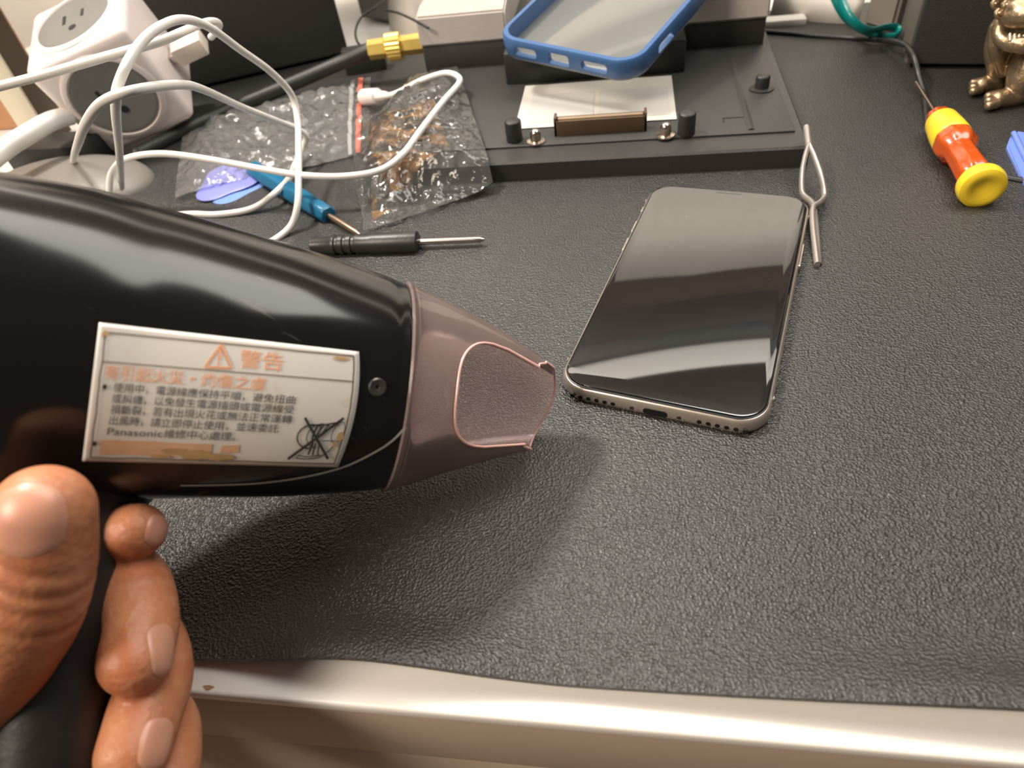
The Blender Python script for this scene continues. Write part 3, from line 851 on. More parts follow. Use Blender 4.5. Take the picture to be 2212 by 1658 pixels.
for x, wd in ((-0.0255, 0.0160), (-0.0020, 0.0145), (0.0220, 0.0170)):
    rr_stack(cut, wd, 0.0056 if abs(x) > 0.01 else 0.0070, 0.0020, [(0, -0.006), (0, 0.006)], CM @ Matrix.Translation((x, -CLN / 2, 0.0062)) @ Matrix.Rotation(PI / 2, 4, 'X'), n=4)
rr_stack(cut, 0.020, 0.0050, 0.002, [(0, -0.006), (0, 0.006)], CM @ Matrix.Translation((CWD / 2, -0.056, 0.0055)) @ Matrix.Rotation(PI / 2, 4, 'X') @ Matrix.Rotation(PI / 2, 4, 'Y'), n=4)
cme = finish(cut, 'cut', BLUE); co_ = bpy.data.objects.new('cut', cme); C.objects.link(co_)
rim_me = evaluated(rim_me, [('BOOLEAN', dict(operation='DIFFERENCE', object=co_, solver='EXACT'))])
bpy.data.objects.remove(co_)
for pl in rim_me.polygons: pl.use_smooth = True
rim_me.set_sharp_from_angle(angle=math.radians(40))
tag(obj('bumper', rim_me, BLUE, case), 'blue rubbery bumper rim')
CLEAR = clear_plastic('case_clear', (0.95, 0.95, 0.93), 0.12, 1.5, haze=0.42, hazecol=(0.60, 0.60, 0.57))
bm = bmesh.new(); rr_stack(bm, CWD - 0.001, CLN - 0.001, 0.0148, [(0.0012, -0.0006), (0.0003, 0.0), (0.0, 0.0016), (0.0008, 0.0022)], CM)
tag(obj('back_panel', bm, CLEAR, case), 'clear hazy back panel')

# ------------------------------------------------------------------ power cube
B3 = Matrix(((0.9219, -0.3711, -0.1111), (0.3237, 0.8955, -0.3055), (0.2129, 0.2456, 0.9457)))   # columns: right, back, up of the cube
CS = 0.0694
V0 = Vector((-0.2982, 0.4040, 0.0801))
ctr = V0 + B3 @ Vector((-CS / 2, CS / 2, -CS / 2))
M3 = B3.to_4x4(); M3.translation = ctr
cube = thing('power_cube', 'white cube power outlet with grey sockets on its sides', 'power outlet', ctr, M3.to_euler())
bm = bmesh.new(); box(bm, -CS / 2, CS / 2, -CS / 2, CS / 2, -CS / 2, CS / 2, 0.006, M3, 4)
obj('shell', bm, mat('cube_white', (0.80, 0.72, 0.69), 0.35, var=0.03), cube)
SOCK = mat('socket_grey', (0.19, 0.185, 0.175), 0.45)
TRIMR = mat('socket_ring', (0.78, 0.71, 0.68), 0.4)
SLOT = mat('socket_slot', (0.02, 0.018, 0.016), 0.7)
HH = CS / 2
FACES = {'front': Matrix.Rotation(PI / 2, 4, 'X'), 'top': Matrix.Identity(4), 'right': Matrix.Rotation(PI / 2, 4, 'Y') @ Matrix.Rotation(PI / 2, 4, 'Z'), 'left': Matrix.Rotation(-PI / 2, 4, 'Y')}
for fname, ang in (('front', 0.0), ('top', 0.0), ('left', 0.0)):
    Mf = M3 @ FACES[fname] @ Matrix.Translation((0, 0, HH)) @ Matrix.Rotation(ang, 4, 'Z')
    z = Mf.to_3x3() @ Vector((0, 0, 1)); o3 = Mf.translation
    b = bmesh.new(); lathe(b, o3 - z * 0.0010, o3 + z * 0.01, [(0, 0.0298), (0.0014, 0.0298), (0.0024, 0.0285), (0.0024, 0.0262), (0.0012, 0.0257)], 56)
    ring_ = obj('socket_ring', b, TRIMR, cube)
    b = bmesh.new(); lathe(b, o3 - z * 0.0010, o3 + z * 0.01, [(0, 0.0250), (0.0018, 0.0250), (0.0020, 0.0242), (0.0016, 0.0225)], 56)
    face_ = obj('socket', b, SOCK, cube)
    b = bmesh.new()
    for x, y, wx, wy in ((-0.0065, 0.004, 0.0022, 0.0095), (0.0065, 0.004, 0.0020, 0.0078)):
        box(b, x - wx / 2, x + wx / 2, y - wy / 2, y + wy / 2, 0.0, 0.00085, M=Mf)
    rr_stack(b, 0.0052, 0.0052, 0.0025, [(0, 0.0), (0, 0.00085)], Mf @ Matrix.Translation((0, -0.0085, 0)), n=6)
    obj('pin_slot', b, SLOT, face_)
# its thick supply cord
bm = bmesh.new()
tube(bm, [tuple(at(*q)) for q in ((150, 250, 0.034), (110, 262, 0.036), (60, 290, 0.036), (10, 322, 0.034), (-60, 380, 0.030), (-160, 470, 0.012), (-300, 520, 0.006))], 0.0058, 16)
obj('supply_cord', bm, CABLE_WHITE, cube)

# ------------------------------------------------------------------ white USB cable in loops
def path(L): return [tuple(at(x, y, z)) for x, y, z in L]
cab = thing('usb_cable', 'long white charging cable looping in front of the power cube and over the bags', 'cable', tuple(at(430, 240, 0.0)))
CR = 0.00185
L1 = [(-60, 200, 0.105), (0, 186, 0.105), (100, 160, 0.107), (220, 125, 0.109), (310, 100, 0.110), (355, 86, 0.108), (400, 66, 0.102), (450, 47, 0.094), (472, 50, 0.088), (470, 64, 0.082), (456, 80, 0.077)]
L2 = [(262, 405, 0.010), (258, 330, 0.050), (250, 230, 0.098), (262, 165, 0.110), (300, 98, 0.115), (345, 58, 0.116), (395, 42, 0.112), (450, 58, 0.103), (520, 108, 0.085), (585, 155, 0.066),
      (630, 205, 0.048), (643, 260, 0.036), (645, 320, 0.028), (645, 380, 0.022), (643, 440, 0.014), (630, 485, 0.006), (598, 515, 0.0025), (540, 545, 0.0022)]
L3 = [(158, 356, 0.006), (160, 338, 0.030), (168, 312, 0.066), (186, 265, 0.094), (225, 218, 0.104), (300, 193, 0.106), (390, 183, 0.094), (440, 194, 0.080), (520, 230, 0.052), (600, 262, 0.034), (645, 280, 0.024), (662, 296, 0.018),
      (655, 316, 0.012), (640, 350, 0.008), (622, 388, 0.010), (585, 425, 0.008), (540, 452, 0.004), (470, 463, 0.003), (415, 462, 0.003), (370, 466, 0.003), (320, 475, 0.003)]
L4 = [(240, 475, 0.006), (238, 440, 0.010), (236, 405, 0.018), (243, 370, 0.026), (275, 342, 0.032), (350, 332, 0.034), (450, 344, 0.030), (560, 364, 0.025), (650, 378, 0.022), (740, 381, 0.020), (820, 368, 0.020),
      (870, 333, 0.022), (910, 280, 0.024), (955, 222, 0.024), (990, 182, 0.024), (990, 166, 0.024), (962, 158, 0.024), (910, 174, 0.022), (855, 202, 0.018), (815, 210, 0.014)]
for L in (L1, L2, L3, L4):
    b = bmesh.new(); tube(b, path(L), CR, 14, 8, True); obj('cord', b, CABLE_WHITE, cab)
a, b_ = at(838, 206, 0.016), at(760, 212, 0.008)
bm = bmesh.new(); lathe(bm, a, b_, [(0, 0.0022), (0.004, 0.0030), (0.010, 0.0034), (0.011, 0.0052), (0.026, 0.0054), (0.027, 0.0050)], 24); pl_ = obj('plug', bm, WHITE_PL, cab)
d_ = (b_ - a).normalized()
bm = bmesh.new(); lathe(bm, a + d_ * 0.027, b_, [(0, 0.0036), (0.006, 0.0036)], 20); obj('plug_tip', bm, METAL, pl_)
# USB plug leaning into the right face of the cube
MF = M3 @ FACES['right'] @ Matrix.Translation((0.002, -0.009, HH))
bm = bmesh.new(); box(bm, -0.0085, 0.0085, -0.006, 0.006, 0.004, 0.026, 0.0014, MF); up = obj('plug', bm, mat('plug_cream', (0.78, 0.70, 0.60), 0.4), cab)
bm = bmesh.new(); box(bm, -0.006, 0.006, -0.0024, 0.0024, 0.0, 0.006, 0.0004, MF); obj('plug_tip', bm, METAL, up)

# ------------------------------------------------------------------ zip bags
def sheet(corners, nu, nv, zfun):
    """grid over four floor-plan corners (BL, BR, TR, TL), height from zfun(u, v, x, y)"""
    b = bmesh.new(); g = []
    for j in range(nv + 1):
        row = []
        for i in range(nu + 1):
            u, v = i / nu, j / nv
            p = corners[0] * ((1 - u) * (1 - v)) + corners[1] * (u * (1 - v)) + corners[2] * (u * v) + corners[3] * ((1 - u) * v)
            row.append(b.verts.new((p.x, p.y, zfun(u, v, p.x, p.y))))
        g.append(row)
    for r0_, r1_ in zip(g, g[1:]):
        for i in range(nu): b.faces.new((r0_[i], r0_[i + 1], r1_[i + 1], r1_[i]))
    return b
def ridged(x, y, s, k): return 1 - abs(noise.noise(Vector((x * s, y * s, k)))) * 2
def crumple(u, v, x, y, k, amp):
    e = min(1, 6 * min(u, 1 - u)) * min(1, 6 * min(v, 1 - v))
    return amp * (0.15 + 0.85 * e) * (0.45 * max(0, ridged(x, y, 40, k)) + 0.35 * abs(noise.noise(Vector((x * 85, y * 85, k)))) + 0.25 * max(0, ridged(x, y, 120, k + 3)))
BAGM = clear_plastic('bag_film', (0.965, 0.965, 0.96), 0.09, 1.5, haze=0.20, hazecol=(0.85, 0.83, 0.80), bump=0.8, bscale=160)
def bag_plan(px): return [at(x, y, 0.004) for x, y in px]
bag = thing('zip_bag', 'clear zip bag with a red seal line, holding blue plastic picks', 'plastic bag', tuple(at(600, 300, 0.0)))
q = bag_plan([(383, 434), (795, 325), (800, 163), (395, 262)])
q[0] = at(382, 434, 0.002)
bm = sheet(q, 90, 60, lambda u, v, x, y: 0.0022 + crumple(u, v, x, y, 1.0, 0.011) + 0.004 * math.exp(-((u - 0.2) / 0.2) ** 2 - ((v - 0.15) / 0.3) ** 2))
obj('film', bm, BAGM, bag, angle=180)
bm = sheet(q, 40, 30, lambda u, v, x, y: 0.0006 + 0.0003 * noise.noise(Vector((x * 50, y * 50, 9)))); obj('back_film', bm, BAGM, bag)
def strip_on(q, u0, u1, m, k, amp, lift_, name, parent):
    b = bmesh.new(); g = []
    for j in range(41):
        v = j / 40; row = []
        for u in (u0, (u0 + u1) / 2, u1):
            p = q[0] * ((1 - u) * (1 - v)) + q[1] * (u * (1 - v)) + q[2] * (u * v) + q[3] * ((1 - u) * v)
            row.append(b.verts.new((p.x, p.y, 0.0022 + crumple(u, v, p.x, p.y, k, amp) + lift_)))
        g.append(row)
    for r0_, r1_ in zip(g, g[1:]):
        for i in range(2): b.faces.new((r0_[i], r0_[i + 1], r1_[i + 1], r1_[i]))
    return obj(name, b, m, parent)
strip_on(q, 0.935, 0.960, mat('seal_red', (0.62, 0.17, 0.12), 0.4), 1.0, 0.011, 0.0011, 'seal_line', bag)
strip_on(q, 0.895, 0.915, clear_plastic('seal_white', (0.95, 0.95, 0.95), 0.15, 1.5, haze=0.55, hazecol=(0.85, 0.85, 0.84)), 1.0, 0.011, 0.0011, 'seal_ridge', bag)
# bag 2, draped over the dock's front left corner
def dock_z(x, y):
    if x > -0.141 and y > 0.3405: return ZP + 0.001
    dd = max(0.0, 0.3405 - y) if x > -0.141 else 0.0
    if x > -0.141: return 0.0012 + (ZP) * math.exp(-(dd / 0.011) ** 2)
    return 0.0012 + ZP * math.exp(-((-0.141 - x) / 0.012) ** 2) * (1 if y > 0.335 else math.exp(-((0.335 - y) / 0.012) ** 2))
bag2 = thing('plastic_sleeve', 'crumpled clear plastic sleeve with brown streaks, draped over the docking station corner', 'plastic bag', tuple(at(900, 380, 0.0)))
q2 = [at(788, 506, 0.002), at(1067, 408, 0.004), at(988, 148, 0.016), at(745, 215, 0.010)]
FILM2 = clear_plastic('sleeve_film', (0.955, 0.95, 0.94), 0.09, 1.5, haze=0.08, hazecol=(0.85, 0.83, 0.80), bump=0.9, bscale=140)
bm = sheet(q2, 90, 100, lambda u, v, x, y: dock_z(x, y) + 0.0022 + crumple(u, v, x, y, 4.0, 0.010))
obj('film', bm, FILM2, bag2, angle=180)
BROWN = clear_plastic('brown_streaks', (0.96, 0.95, 0.93), 0.2, 1.45, haze=0.505, hazecol=(0.52, 0.27, 0.09))
def streaky():
    M = BROWN; mixn = [n for n in M.node_tree.nodes if n.type == 'MIX_SHADER' and abs(n.inputs[0].default_value - 0.505) < 1e-4][0]
    n = tex(M, 'noise', 34, 5, mapping=((1, 1.6, 0.2), (0, 0, 0.5)))
    mixn.inputs[0].default_value = 0.49
    LK(M, ramp(M, n.outputs['Fac'], [(0.47, 0.0), (0.52, 0.9), (0.60, 0.6), (0.68, 0.05)]), mixn.inputs[0])
streaky()
qs = [q2[0].lerp(q2[2], 0.06), q2[1].lerp(q2[3], 0.24), q2[2].lerp(q2[0], 0.28), q2[3].lerp(q2[1], 0.20)]
bm = sheet(qs, 60, 60, lambda u, v, x, y: dock_z(x, y) + 0.0010 + crumple(u, v, x, y, 4.0, 0.004))
tag(obj('streaked_layer', bm, BROWN, bag2, angle=180), 'thin film with orange-brown streaks')  # orange-brown noise streaks on a separate sheet just under the film

# blue plastic picks in the zip bag
PICK = mat('pick_blue', (0.25, 0.27, 0.72), 0.3, var=0.06)
PICK2 = mat('pick_sky', (0.20, 0.34, 0.74), 0.3, var=0.06)
def pick(loc, r, ang, z, tilt, name, label, m):
    Mx = Matrix.Translation((loc.x, loc.y, z)) @ Matrix.Rotation(ang, 4, 'Z') @ Matrix.Rotation(tilt, 4, 'X')
    o = []
    for k in range(48):
        t = 2 * PI * k / 48
        rad = r * (1 + 0.17 * math.cos(3 * t))
        o.append((rad * math.cos(t), rad * math.sin(t)))
    b = bmesh.new(); skin_rings(b, [[Mx @ Vector((x * s, y * s, zz)) for x, y in o] for s, zz in ((0.86, 0.0), (1.0, 0.0006), (1.0, 0.0011), (0.90, 0.0016), (0.4, 0.0018))])
    return tag(obj(name, b, m), label, 'guitar pick')
pick(at(490, 392, 0.004), 0.0185, 0.1, 0.0032, 0.06, 'opening_pick', 'blue plastic opening pick with purple tint, upper one in the zip bag', PICK)
pick(at(512, 402, 0.002), 0.0175, 0.4, 0.0008, 0.0, 'opening_pick', 'sky blue opening pick, lower one peeking out beneath in the zip bag', PICK2)

# ------------------------------------------------------------------ screwdrivers
a, b_ = at(549, 366, 0.0062), at(778, 507, 0.0042)
L_ = (b_ - a).length
hl = (at(706, 462, 0.006) - a).length
TEAL = mat('driver_blue', (0.010, 0.150, 0.290), 0.35, var=0.06)
sd = thing('precision_screwdriver', 'small blue-handled screwdriver lying beside the zip bag', 'screwdriver', (a.x, a.y, 0))
bm = bmesh.new(); lathe(bm, a, b_, [(-0.002, 0.004), (0, 0.0052), (0.010, 0.0055), (0.012, 0.0050), (0.016, 0.0055), (hl * 0.6, 0.0057), (hl * 0.9, 0.0052), (hl - 0.001, 0.0050), (hl, 0.0042)], 40, flats=6); obj('handle', bm, TEAL, sd)
bm = bmesh.new(); lathe(bm, a, b_, [(hl - 0.002, 0.0016), (L_ - 0.004, 0.0015), (L_, 0.0005)], 20); obj('shaft', bm, mat('copper_steel', (0.62, 0.45, 0.34), 0.3, 1.0), sd)
a, b_ = at(672, 531, 0.0056), at(1046, 517, 0.0050)
L_ = (b_ - a).length; hl = (at(903, 524, 0.0055) - a).length
bs = thing('precision_screwdriver', 'small black screwdriver with a silver shaft lying in front of the plastic sleeve', 'screwdriver', (a.x, a.y, 0))
BH = mat('driver_black', (0.030, 0.029, 0.028), 0.38, bump=0.1)
bm = bmesh.new()
pr = [(0, 0.0030), (0.0008, 0.0040), (0.011, 0.0046), (0.012, 0.0052)]
s = 0.0135
for k in range(3): pr += [(s, 0.0052), (s + 0.0006, 0.0045), (s + 0.0018, 0.0045), (s + 0.0024, 0.0052)]; s += 0.0044
pr += [(s + 0.003, 0.0048), (hl * 0.6, 0.0054), (hl - 0.003, 0.0056), (hl - 0.0005, 0.0054), (hl, 0.0044)]
lathe(bm, a, b_, pr, 40); obj('handle', bm, BH, bs)
bm = bmesh.new(); lathe(bm, a, b_, [(hl - 0.002, 0.0016), (L_ - 0.005, 0.0015), (L_ - 0.002, 0.0014), (L_, 0.0006)], 20); obj('shaft', bm, METAL, bs)

# big amber screwdriver
p0, p1 = at(2026, 252, 0.0105), at(2119, 400, 0.0105)
KS = (p1 - p0).length / 0.079
AMB = mat('amber_plastic', (0.80, 0.13, 0.012), 0.22, var=0.18, vscale=45, sss=0.0, coat=0.4)
AMB.node_tree.nodes['Principled BSDF'].inputs['Transmission Weight'].default_value = 0.45
YEL = mat('yellow_plastic', (0.86, 0.62, 0.035), 0.32, var=0.04)
ad = thing('large_screwdriver', 'screwdriver with a yellow and transparent orange handle and yellow rotating cap', 'screwdriver', (p0.x, p0.y, 0))
bm = bmesh.new(); lathe(bm, p0, p1, [(-0.050 * KS, 0.00090), (0.002 * KS, 0.00100)], 16); obj('shaft', bm, mat('shaft_steel', (0.30, 0.22, 0.17), 0.35, 1.0), ad)
bm = bmesh.new(); lathe(bm, p0, p1, [(a_ * KS, b_) for a_, b_ in ((-0.002, 0.0032), (0.0, 0.0058), (0.006, 0.0070), (0.0065, 0.0062), (0.029, 0.0072), (0.0295, 0.0086), (0.032, 0.0094), (0.038, 0.0092), (0.0415, 0.0074), (0.043, 0.0066), (0.056, 0.0068), (0.069, 0.0072), (0.0715, 0.0054))], 48, flats=8)
obj('handle', bm, AMB, ad)
bm = bmesh.new(); lathe(bm, p0, p1, [(0.0062 * KS, 0.00688), (0.008 * KS, 0.00768), (0.020 * KS, 0.00864), (0.0285 * KS, 0.00896), (0.0296 * KS, 0.00832)], 48); obj('grip_sleeve', bm, YEL, ad)
bm = bmesh.new(); lathe(bm, p0, p1, [(0.0700 * KS, 0.00528), (0.0720 * KS, 0.00720), (0.0765 * KS, 0.00960), (0.0795 * KS, 0.00992), (0.0825 * KS, 0.00936), (0.0838 * KS, 0.00760), (0.0838 * KS, 0.00624), (0.0828 * KS, 0.00440), (0.0815 * KS, 0.00240), (0.0811 * KS, 0.00050)], 56); obj('rotating_cap', bm, YEL, ad)

# ------------------------------------------------------------------ tweezers
tw = thing('cross_lock_tweezers', 'grey steel cross-lock tweezers leaning at the upper right of the phone', 'tweezers', tuple(at(1755, 420, 0)))
TWM = mat('tweezer_steel', (0.42, 0.385, 0.355), 0.45, 0.6)
def twp(L): return [tuple(at(x, y, z)) for x, y, z in L]
for L in ([(1742, 277, 0.020), (1746, 312, 0.0175), (1740, 335, 0.0150), (1733, 370, 0.011), (1732, 410, 0.006), (1738, 424, 0.0045), (1752, 436, 0.005), (1758, 448, 0.005), (1763, 490, 0.004), (1769, 572, 0.002)],
          [(1744, 277, 0.020), (1748, 312, 0.0175), (1759, 338, 0.0150), (1773, 378, 0.011), (1780, 412, 0.006), (1779, 428, 0.0045), (1768, 440, 0.007), (1756, 450, 0.007), (1756, 490, 0.0055), (1765, 572, 0.003)]):
    b = bmesh.new(); tube(b, twp(L), 0.00125, 10, 6, False, 1.5); obj('arm', b, TWM, tw)
b = bmesh.new(); tube(b, twp([(1742, 275, 0.020), (1747, 314, 0.0174)]), 0.0016, 10, 6, False, 1.2); obj('joined_tail', b, TWM, tw)

# ------------------------------------------------------------------ cables at the back
CBL = mat('cable_black', (0.016, 0.016, 0.016), 0.4)
def cable(name, label, L, r, n=12):
    b = bmesh.new(); tube(b, path(L), r, n, 8, True)
    return tag(obj(name, b, CBL), label, 'cable')
cable('black_cable', 'black cable running from behind the dock under the amber screwdriver', [(1560, 62, 0.003), (1650, 68, 0.003), (1750, 76, 0.003), (1870, 84, 0.004), (1942, 92, 0.013), (1970, 114, 0.018), (1985, 165, 0.010), (1999, 215, 0.004),
      (2004, 270, 0.0025), (2012, 312, 0.002), (2030, 338, 0.002), (2060, 352, 0.0019), (2110, 368, 0.0018), (2170, 384, 0.002), (2230, 396, 0.002), (2320, 420, 0.002)], 0.0017)
ax = at(480, 243, 0.006)
ant = thing('antenna', 'black stick antenna with a gold threaded connector, left of the docking station', 'antenna', (ax.x, ax.y, 0))
GOLD = mat('gold_brass', (0.98, 0.70, 0.20), 0.38, 0.85, var=0.06)
g0, g1 = at(797, 108, 0.026), at(918, 92, 0.026)
bm = bmesh.new(); tube(bm, [tuple(at(300, 330, 0.0052)), tuple(at(400, 280, 0.0052)), tuple(at(500, 236, 0.006)), tuple(at(600, 194, 0.010)), tuple(at(720, 142, 0.018)), tuple(g0)], 0.0050, 20, 8, True); obj('rod', bm, BLACK_PL, ant)
bm = bmesh.new(); gl_ = (g1 - g0).length; lathe(bm, g0, g1, [(-0.001, 0.0040), (0.0, 0.0066), (0.012, 0.0068), (0.0125, 0.0062), (gl_ - 0.001, 0.0068), (gl_, 0.0055)], 6, ref=Vector((0, 0.3, 1))); gc = obj('connector', bm, GOLD, ant, angle=20)
bm = bmesh.new(); lathe(bm, g0, g1, [(0.0130, 0.0068), (0.0134, 0.0092), (0.0235, 0.0094), (0.024, 0.0068)], 40, flats=20); obj('knurled_nut', bm, GOLD, gc)
bm = bmesh.new(); p = at(790, 140, 0.006); box(bm, -0.016, 0.016, -0.006, 0.006, -0.006, 0.014, 0.002, Matrix.Translation((p.x, p.y, p.z)) @ Matrix.Rotation(0.25, 4, 'Z')); obj('hinge_block', bm, BLACK_PL, ant)
cable('thin_wire', 'thin black wire curling beside the gold connector', [(850, -20, 0.04), (815, 12, 0.04), (783, 35, 0.038), (769, 62, 0.034), (771, 88, 0.030), (788, 108, 0.026)], 0.0009, 8)
cable('thin_wire', 'thin black wire crossing the white sheet left of the dock', [(832, 22, 0.05), (860, 28, 0.05), (892, 42, 0.047), (925, 60, 0.043)], 0.0009, 8)
# teal strap
TEALS = mat('teal_strap', (0.0, 0.16, 0.15), 0.3)
b = bmesh.new(); tube(b, path([(1790, -30, 0.030), (1808, 10, 0.024), (1832, 44, 0.016), (1868, 67, 0.010), (1905, 78, 0.007), (1932, 78, 0.007), (1941, 68, 0.008), (1932, 59, 0.010), (1910, 60, 0.012), (1870, 66, 0.016), (1835, 38, 0.024), (1815, -5, 0.032), (1806, -30, 0.036)]), 0.0016, 12, 8, True, 1.9)
tag(obj('wrist_strap', b, TEALS), 'teal looped strap at the back beside the white sheet', 'strap')

# ------------------------------------------------------------------ speakers
FAB = mat('speaker_fabric', (0.036, 0.033, 0.030), 0.8, var=0.3, vscale=900, bump=0.5, bscale=1600)
CAB = mat('speaker_cabinet', (0.13, 0.115, 0.10), 0.55, var=0.1)
def speaker(name, label, A, B, depth, h, m_front):
    """A, B: front bottom corners, left and right"""
    d = (B - A).normalized(); n = Vector((-d.y, d.x, 0))
    if n.y < 0: n = -n
    t = thing(name, label, 'speaker', (A.x, A.y, 0), (0, 0, math.atan2(d.y, d.x)))
    Mx = Matrix((d, n, Vector((0, 0, 1)))).transposed().to_4x4(); Mx.translation = (A.x, A.y, 0)
    w_ = (B - A).length
    b = bmesh.new(); box(b, 0, w_, 0.006, depth, 0.0, h, 0.003, Mx); obj('cabinet', b, CAB, t)
    b = bmesh.new(); box(b, 0.0005, w_ - 0.0005, -0.002, 0.0065, 0.004, h - 0.002, 0.002, Mx); obj('grille', b, m_front, t)
    return t
A, B = at(420, 200, 0), at(757, 122, 0)
d_ = (B - A).normalized()
speaker('speaker', 'black fabric-fronted speaker at the back left, behind the power cube', A - d_ * 0.025, B, 0.13, 0.26, FAB)
A, B = at(1952, 152, 0), at(2130, 155, 0)
d_ = Vector((B.x - A.x, B.y - A.y + 0.001, 0)).normalized()
speaker('speaker', 'black fabric-fronted speaker at the back right, behind the bronze lion', A, A + d_ * 0.15, 0.12, 0.26, FAB)

a, b_ = at(1864, 54, 0), at(1926, 72, 0)
d_ = (b_ - a).normalized(); n_2 = Vector((-d_.y, d_.x, 0)); n_2 = n_2 if n_2.y > 0 else -n_2
bm = bmesh.new(); prism(bm, [(q_.x, q_.y) for q_ in (a, b_, b_ + n_2 * 0.03, a + n_2 * 0.03)], 0.0003, 0.16)
bmesh.ops.bevel(bm, geom=bm.edges[:], offset=0.002, segments=2, affect='EDGES')
tag(obj('storage_box', bm, mat('box_brown', (0.19, 0.165, 0.14), 0.55, var=0.08)), 'brownish grey box at the back, between the white card and the right speaker', 'box')
# white sheets and boxes at the back
SHEET = mat('paper_white', (0.78, 0.74, 0.68), 0.6, var=0.03)
def slab(name, label, cat, foot, lean, h, m, th=0.002, bow=0.0):
    """upright sheet: foot = two floor points, leaning back, slightly bowed"""
    A, B = foot; d = (B - A); n = Vector((-d.y, d.x, 0)).normalized()
    if n.y < 0: n = -n
    b = bmesh.new(); rows = []
    for k in range(9):
        t = k / 8; row = []
        for i in range(13):
            u = i / 12
            p_ = A + d * u + n * (lean * t + bow * math.sin(PI * u)) + Vector((0, 0, h * t))
            row.append(b.verts.new(p_))
        rows.append(row)
    for r0_, r1_ in zip(rows, rows[1:]):
        for i in range(12): b.faces.new((r0_[i], r0_[i + 1], r1_[i + 1], r1_[i]))
    me = evaluated(finish(b, name, m), [('SOLIDIFY', dict(thickness=th, offset=0))])
    return tag(obj(name, me, m), label, cat)
A, B = at(1664, 36, 0), at(1852, 57, 0)
slab('white_card', 'white card standing behind the dock on the right, with a teal strap against it', 'card', (A, B), 0.03, 0.12, SHEET, 0.0015, -0.006)
A, B = at(843, 66, 0), at(930, 88, 0)
slab('white_card', 'white card standing at the back between gold connector and dock', 'card', (A, B), 0.03, 0.14, SHEET, 0.0015)
A, B = at(760, 62, 0), at(836, 78, 0)
bm = bmesh.new(); prism(bm, [(A.x, A.y + 0.03), (B.x + 0.004, B.y + 0.03), (B.x + 0.02, B.y + 0.09), (A.x + 0.02, A.y + 0.09)], 0.0, 0.11)
bmesh.ops.bevel(bm, geom=bm.edges[:], offset=0.002, segments=2, affect='EDGES')
tag(obj('storage_box', bm, mat('box_grey', (0.26, 0.24, 0.22), 0.55, var=0.08)), 'plain grey box at the back behind the thin wires', 'box')
p = at(1700, 56, 0)
bm = bmesh.new(); box(bm, p.x - 0.018, p.x + 0.012, p.y - 0.006, p.y + 0.006, 0.0002, 0.006, 0.001); tag(obj('eraser', bm, SHEET), 'small white block lying at the back below the white card', 'block')

# ------------------------------------------------------------------ left: shelf side boards, grey mouse, adapter
CREAM = mat('board_cream', (0.74, 0.68, 0.54), 0.5, var=0.04)
DKW = mat('board_dark', (0.10, 0.07, 0.05), 0.6, var=0.2)
OR = mat('wood_orange', (0.55, 0.29, 0.14), 0.45, var=0.15, vscale=12)
a = at(117, 303, 0); b_ = at(34, 269, 0)
shelf = thing('hutch_side', 'cream-edged side board of the desk hutch, standing at the far left', 'shelf board', (a.x, a.y, -0.002))
bm = bmesh.new(); box(bm, a.x - 0.021, a.x, a.y - 0.002, a.y + 0.0, -0.002, 0.62, 0.0005); obj('edge_band', bm, CREAM, shelf)
bm = bmesh.new(); box(bm, a.x - 0.020, a.x - 0.0005, a.y, a.y + 0.022, -0.002, 0.62, 0.0005); obj('board', bm, DKW, shelf)
bm = bmesh.new(); box(bm, a.x - 0.25, a.x - 0.024, a.y + 0.03, a.y + 0.05, -0.002, 0.50, 0.002)
tag(obj('wood_panel', bm, OR), 'orange-brown wooden panel at the far left edge, beyond the hutch board', 'panel')
p = at(138, 395, 0.012)
bm = bmesh.new()
for j in range(13):
    pass
rings = []
for k in range(11):
    t = PI / 2 * k / 10
    rings.append([Vector((p.x - 0.012 + 0.060 * math.cos(t) ** 0.8 * math.cos(a_) if k < 10 else p.x - 0.012 + 0.002 * math.cos(a_), p.y + 0.012 + (0.036 * math.cos(t) ** 0.8 if k < 10 else 0.002) * math.sin(a_), 0.0005 + 0.016 * math.sin(t))) for a_ in [2 * PI * i / 48 for i in range(48)]])
skin_rings(bm, rings)
tag(obj('computer_mouse', bm, mat('mouse_grey', (0.20, 0.185, 0.165), 0.45, var=0.04)), 'smooth grey mouse half hidden behind the hair dryer', 'mouse')
p = at(95, 312, 0.02)
bm = bmesh.new(); box(bm, p.x - 0.030, p.x + 0.032, p.y - 0.006, p.y + 0.02, 0.0002, 0.020, 0.002)
tag(obj('power_adapter', bm, BLACK_PL), 'black box lying between the grey mouse and the power cube', 'adapter')

# ------------------------------------------------------------------ blue pry tool at the right edge
bm = bmesh.new()
ol = [at(*q_, 0.003) for q_ in ((2174, 318), (2182, 296), (2196, 285), (2240, 292), (2300, 420), (2232, 425), (2205, 382))]
skin_rings(bm, [[Vector((v.x, v.y, z)) for v in ol] for z in (0.0006, 0.0038)])
bmesh.ops.bevel(bm, geom=bm.edges[:], offset=0.0008, segments=2, affect='EDGES')
PRY = mat('pry_blue', (0.16, 0.25, 0.66), 0.35, var=0.05)
pt = thing('pry_tool', 'flat blue plastic pry tool at the right edge beside the amber screwdriver', 'pry tool', tuple(at(2220, 350, 0)))
obj('blade', bm, PRY, pt)
bm = bmesh.new(); tube(bm, [tuple(at(2190, 288, 0.0045)), tuple(at(2218, 345, 0.0045)), tuple(at(2262, 424, 0.0045))], 0.0013, 10, 4, True); obj('rib', bm, PRY, pt)

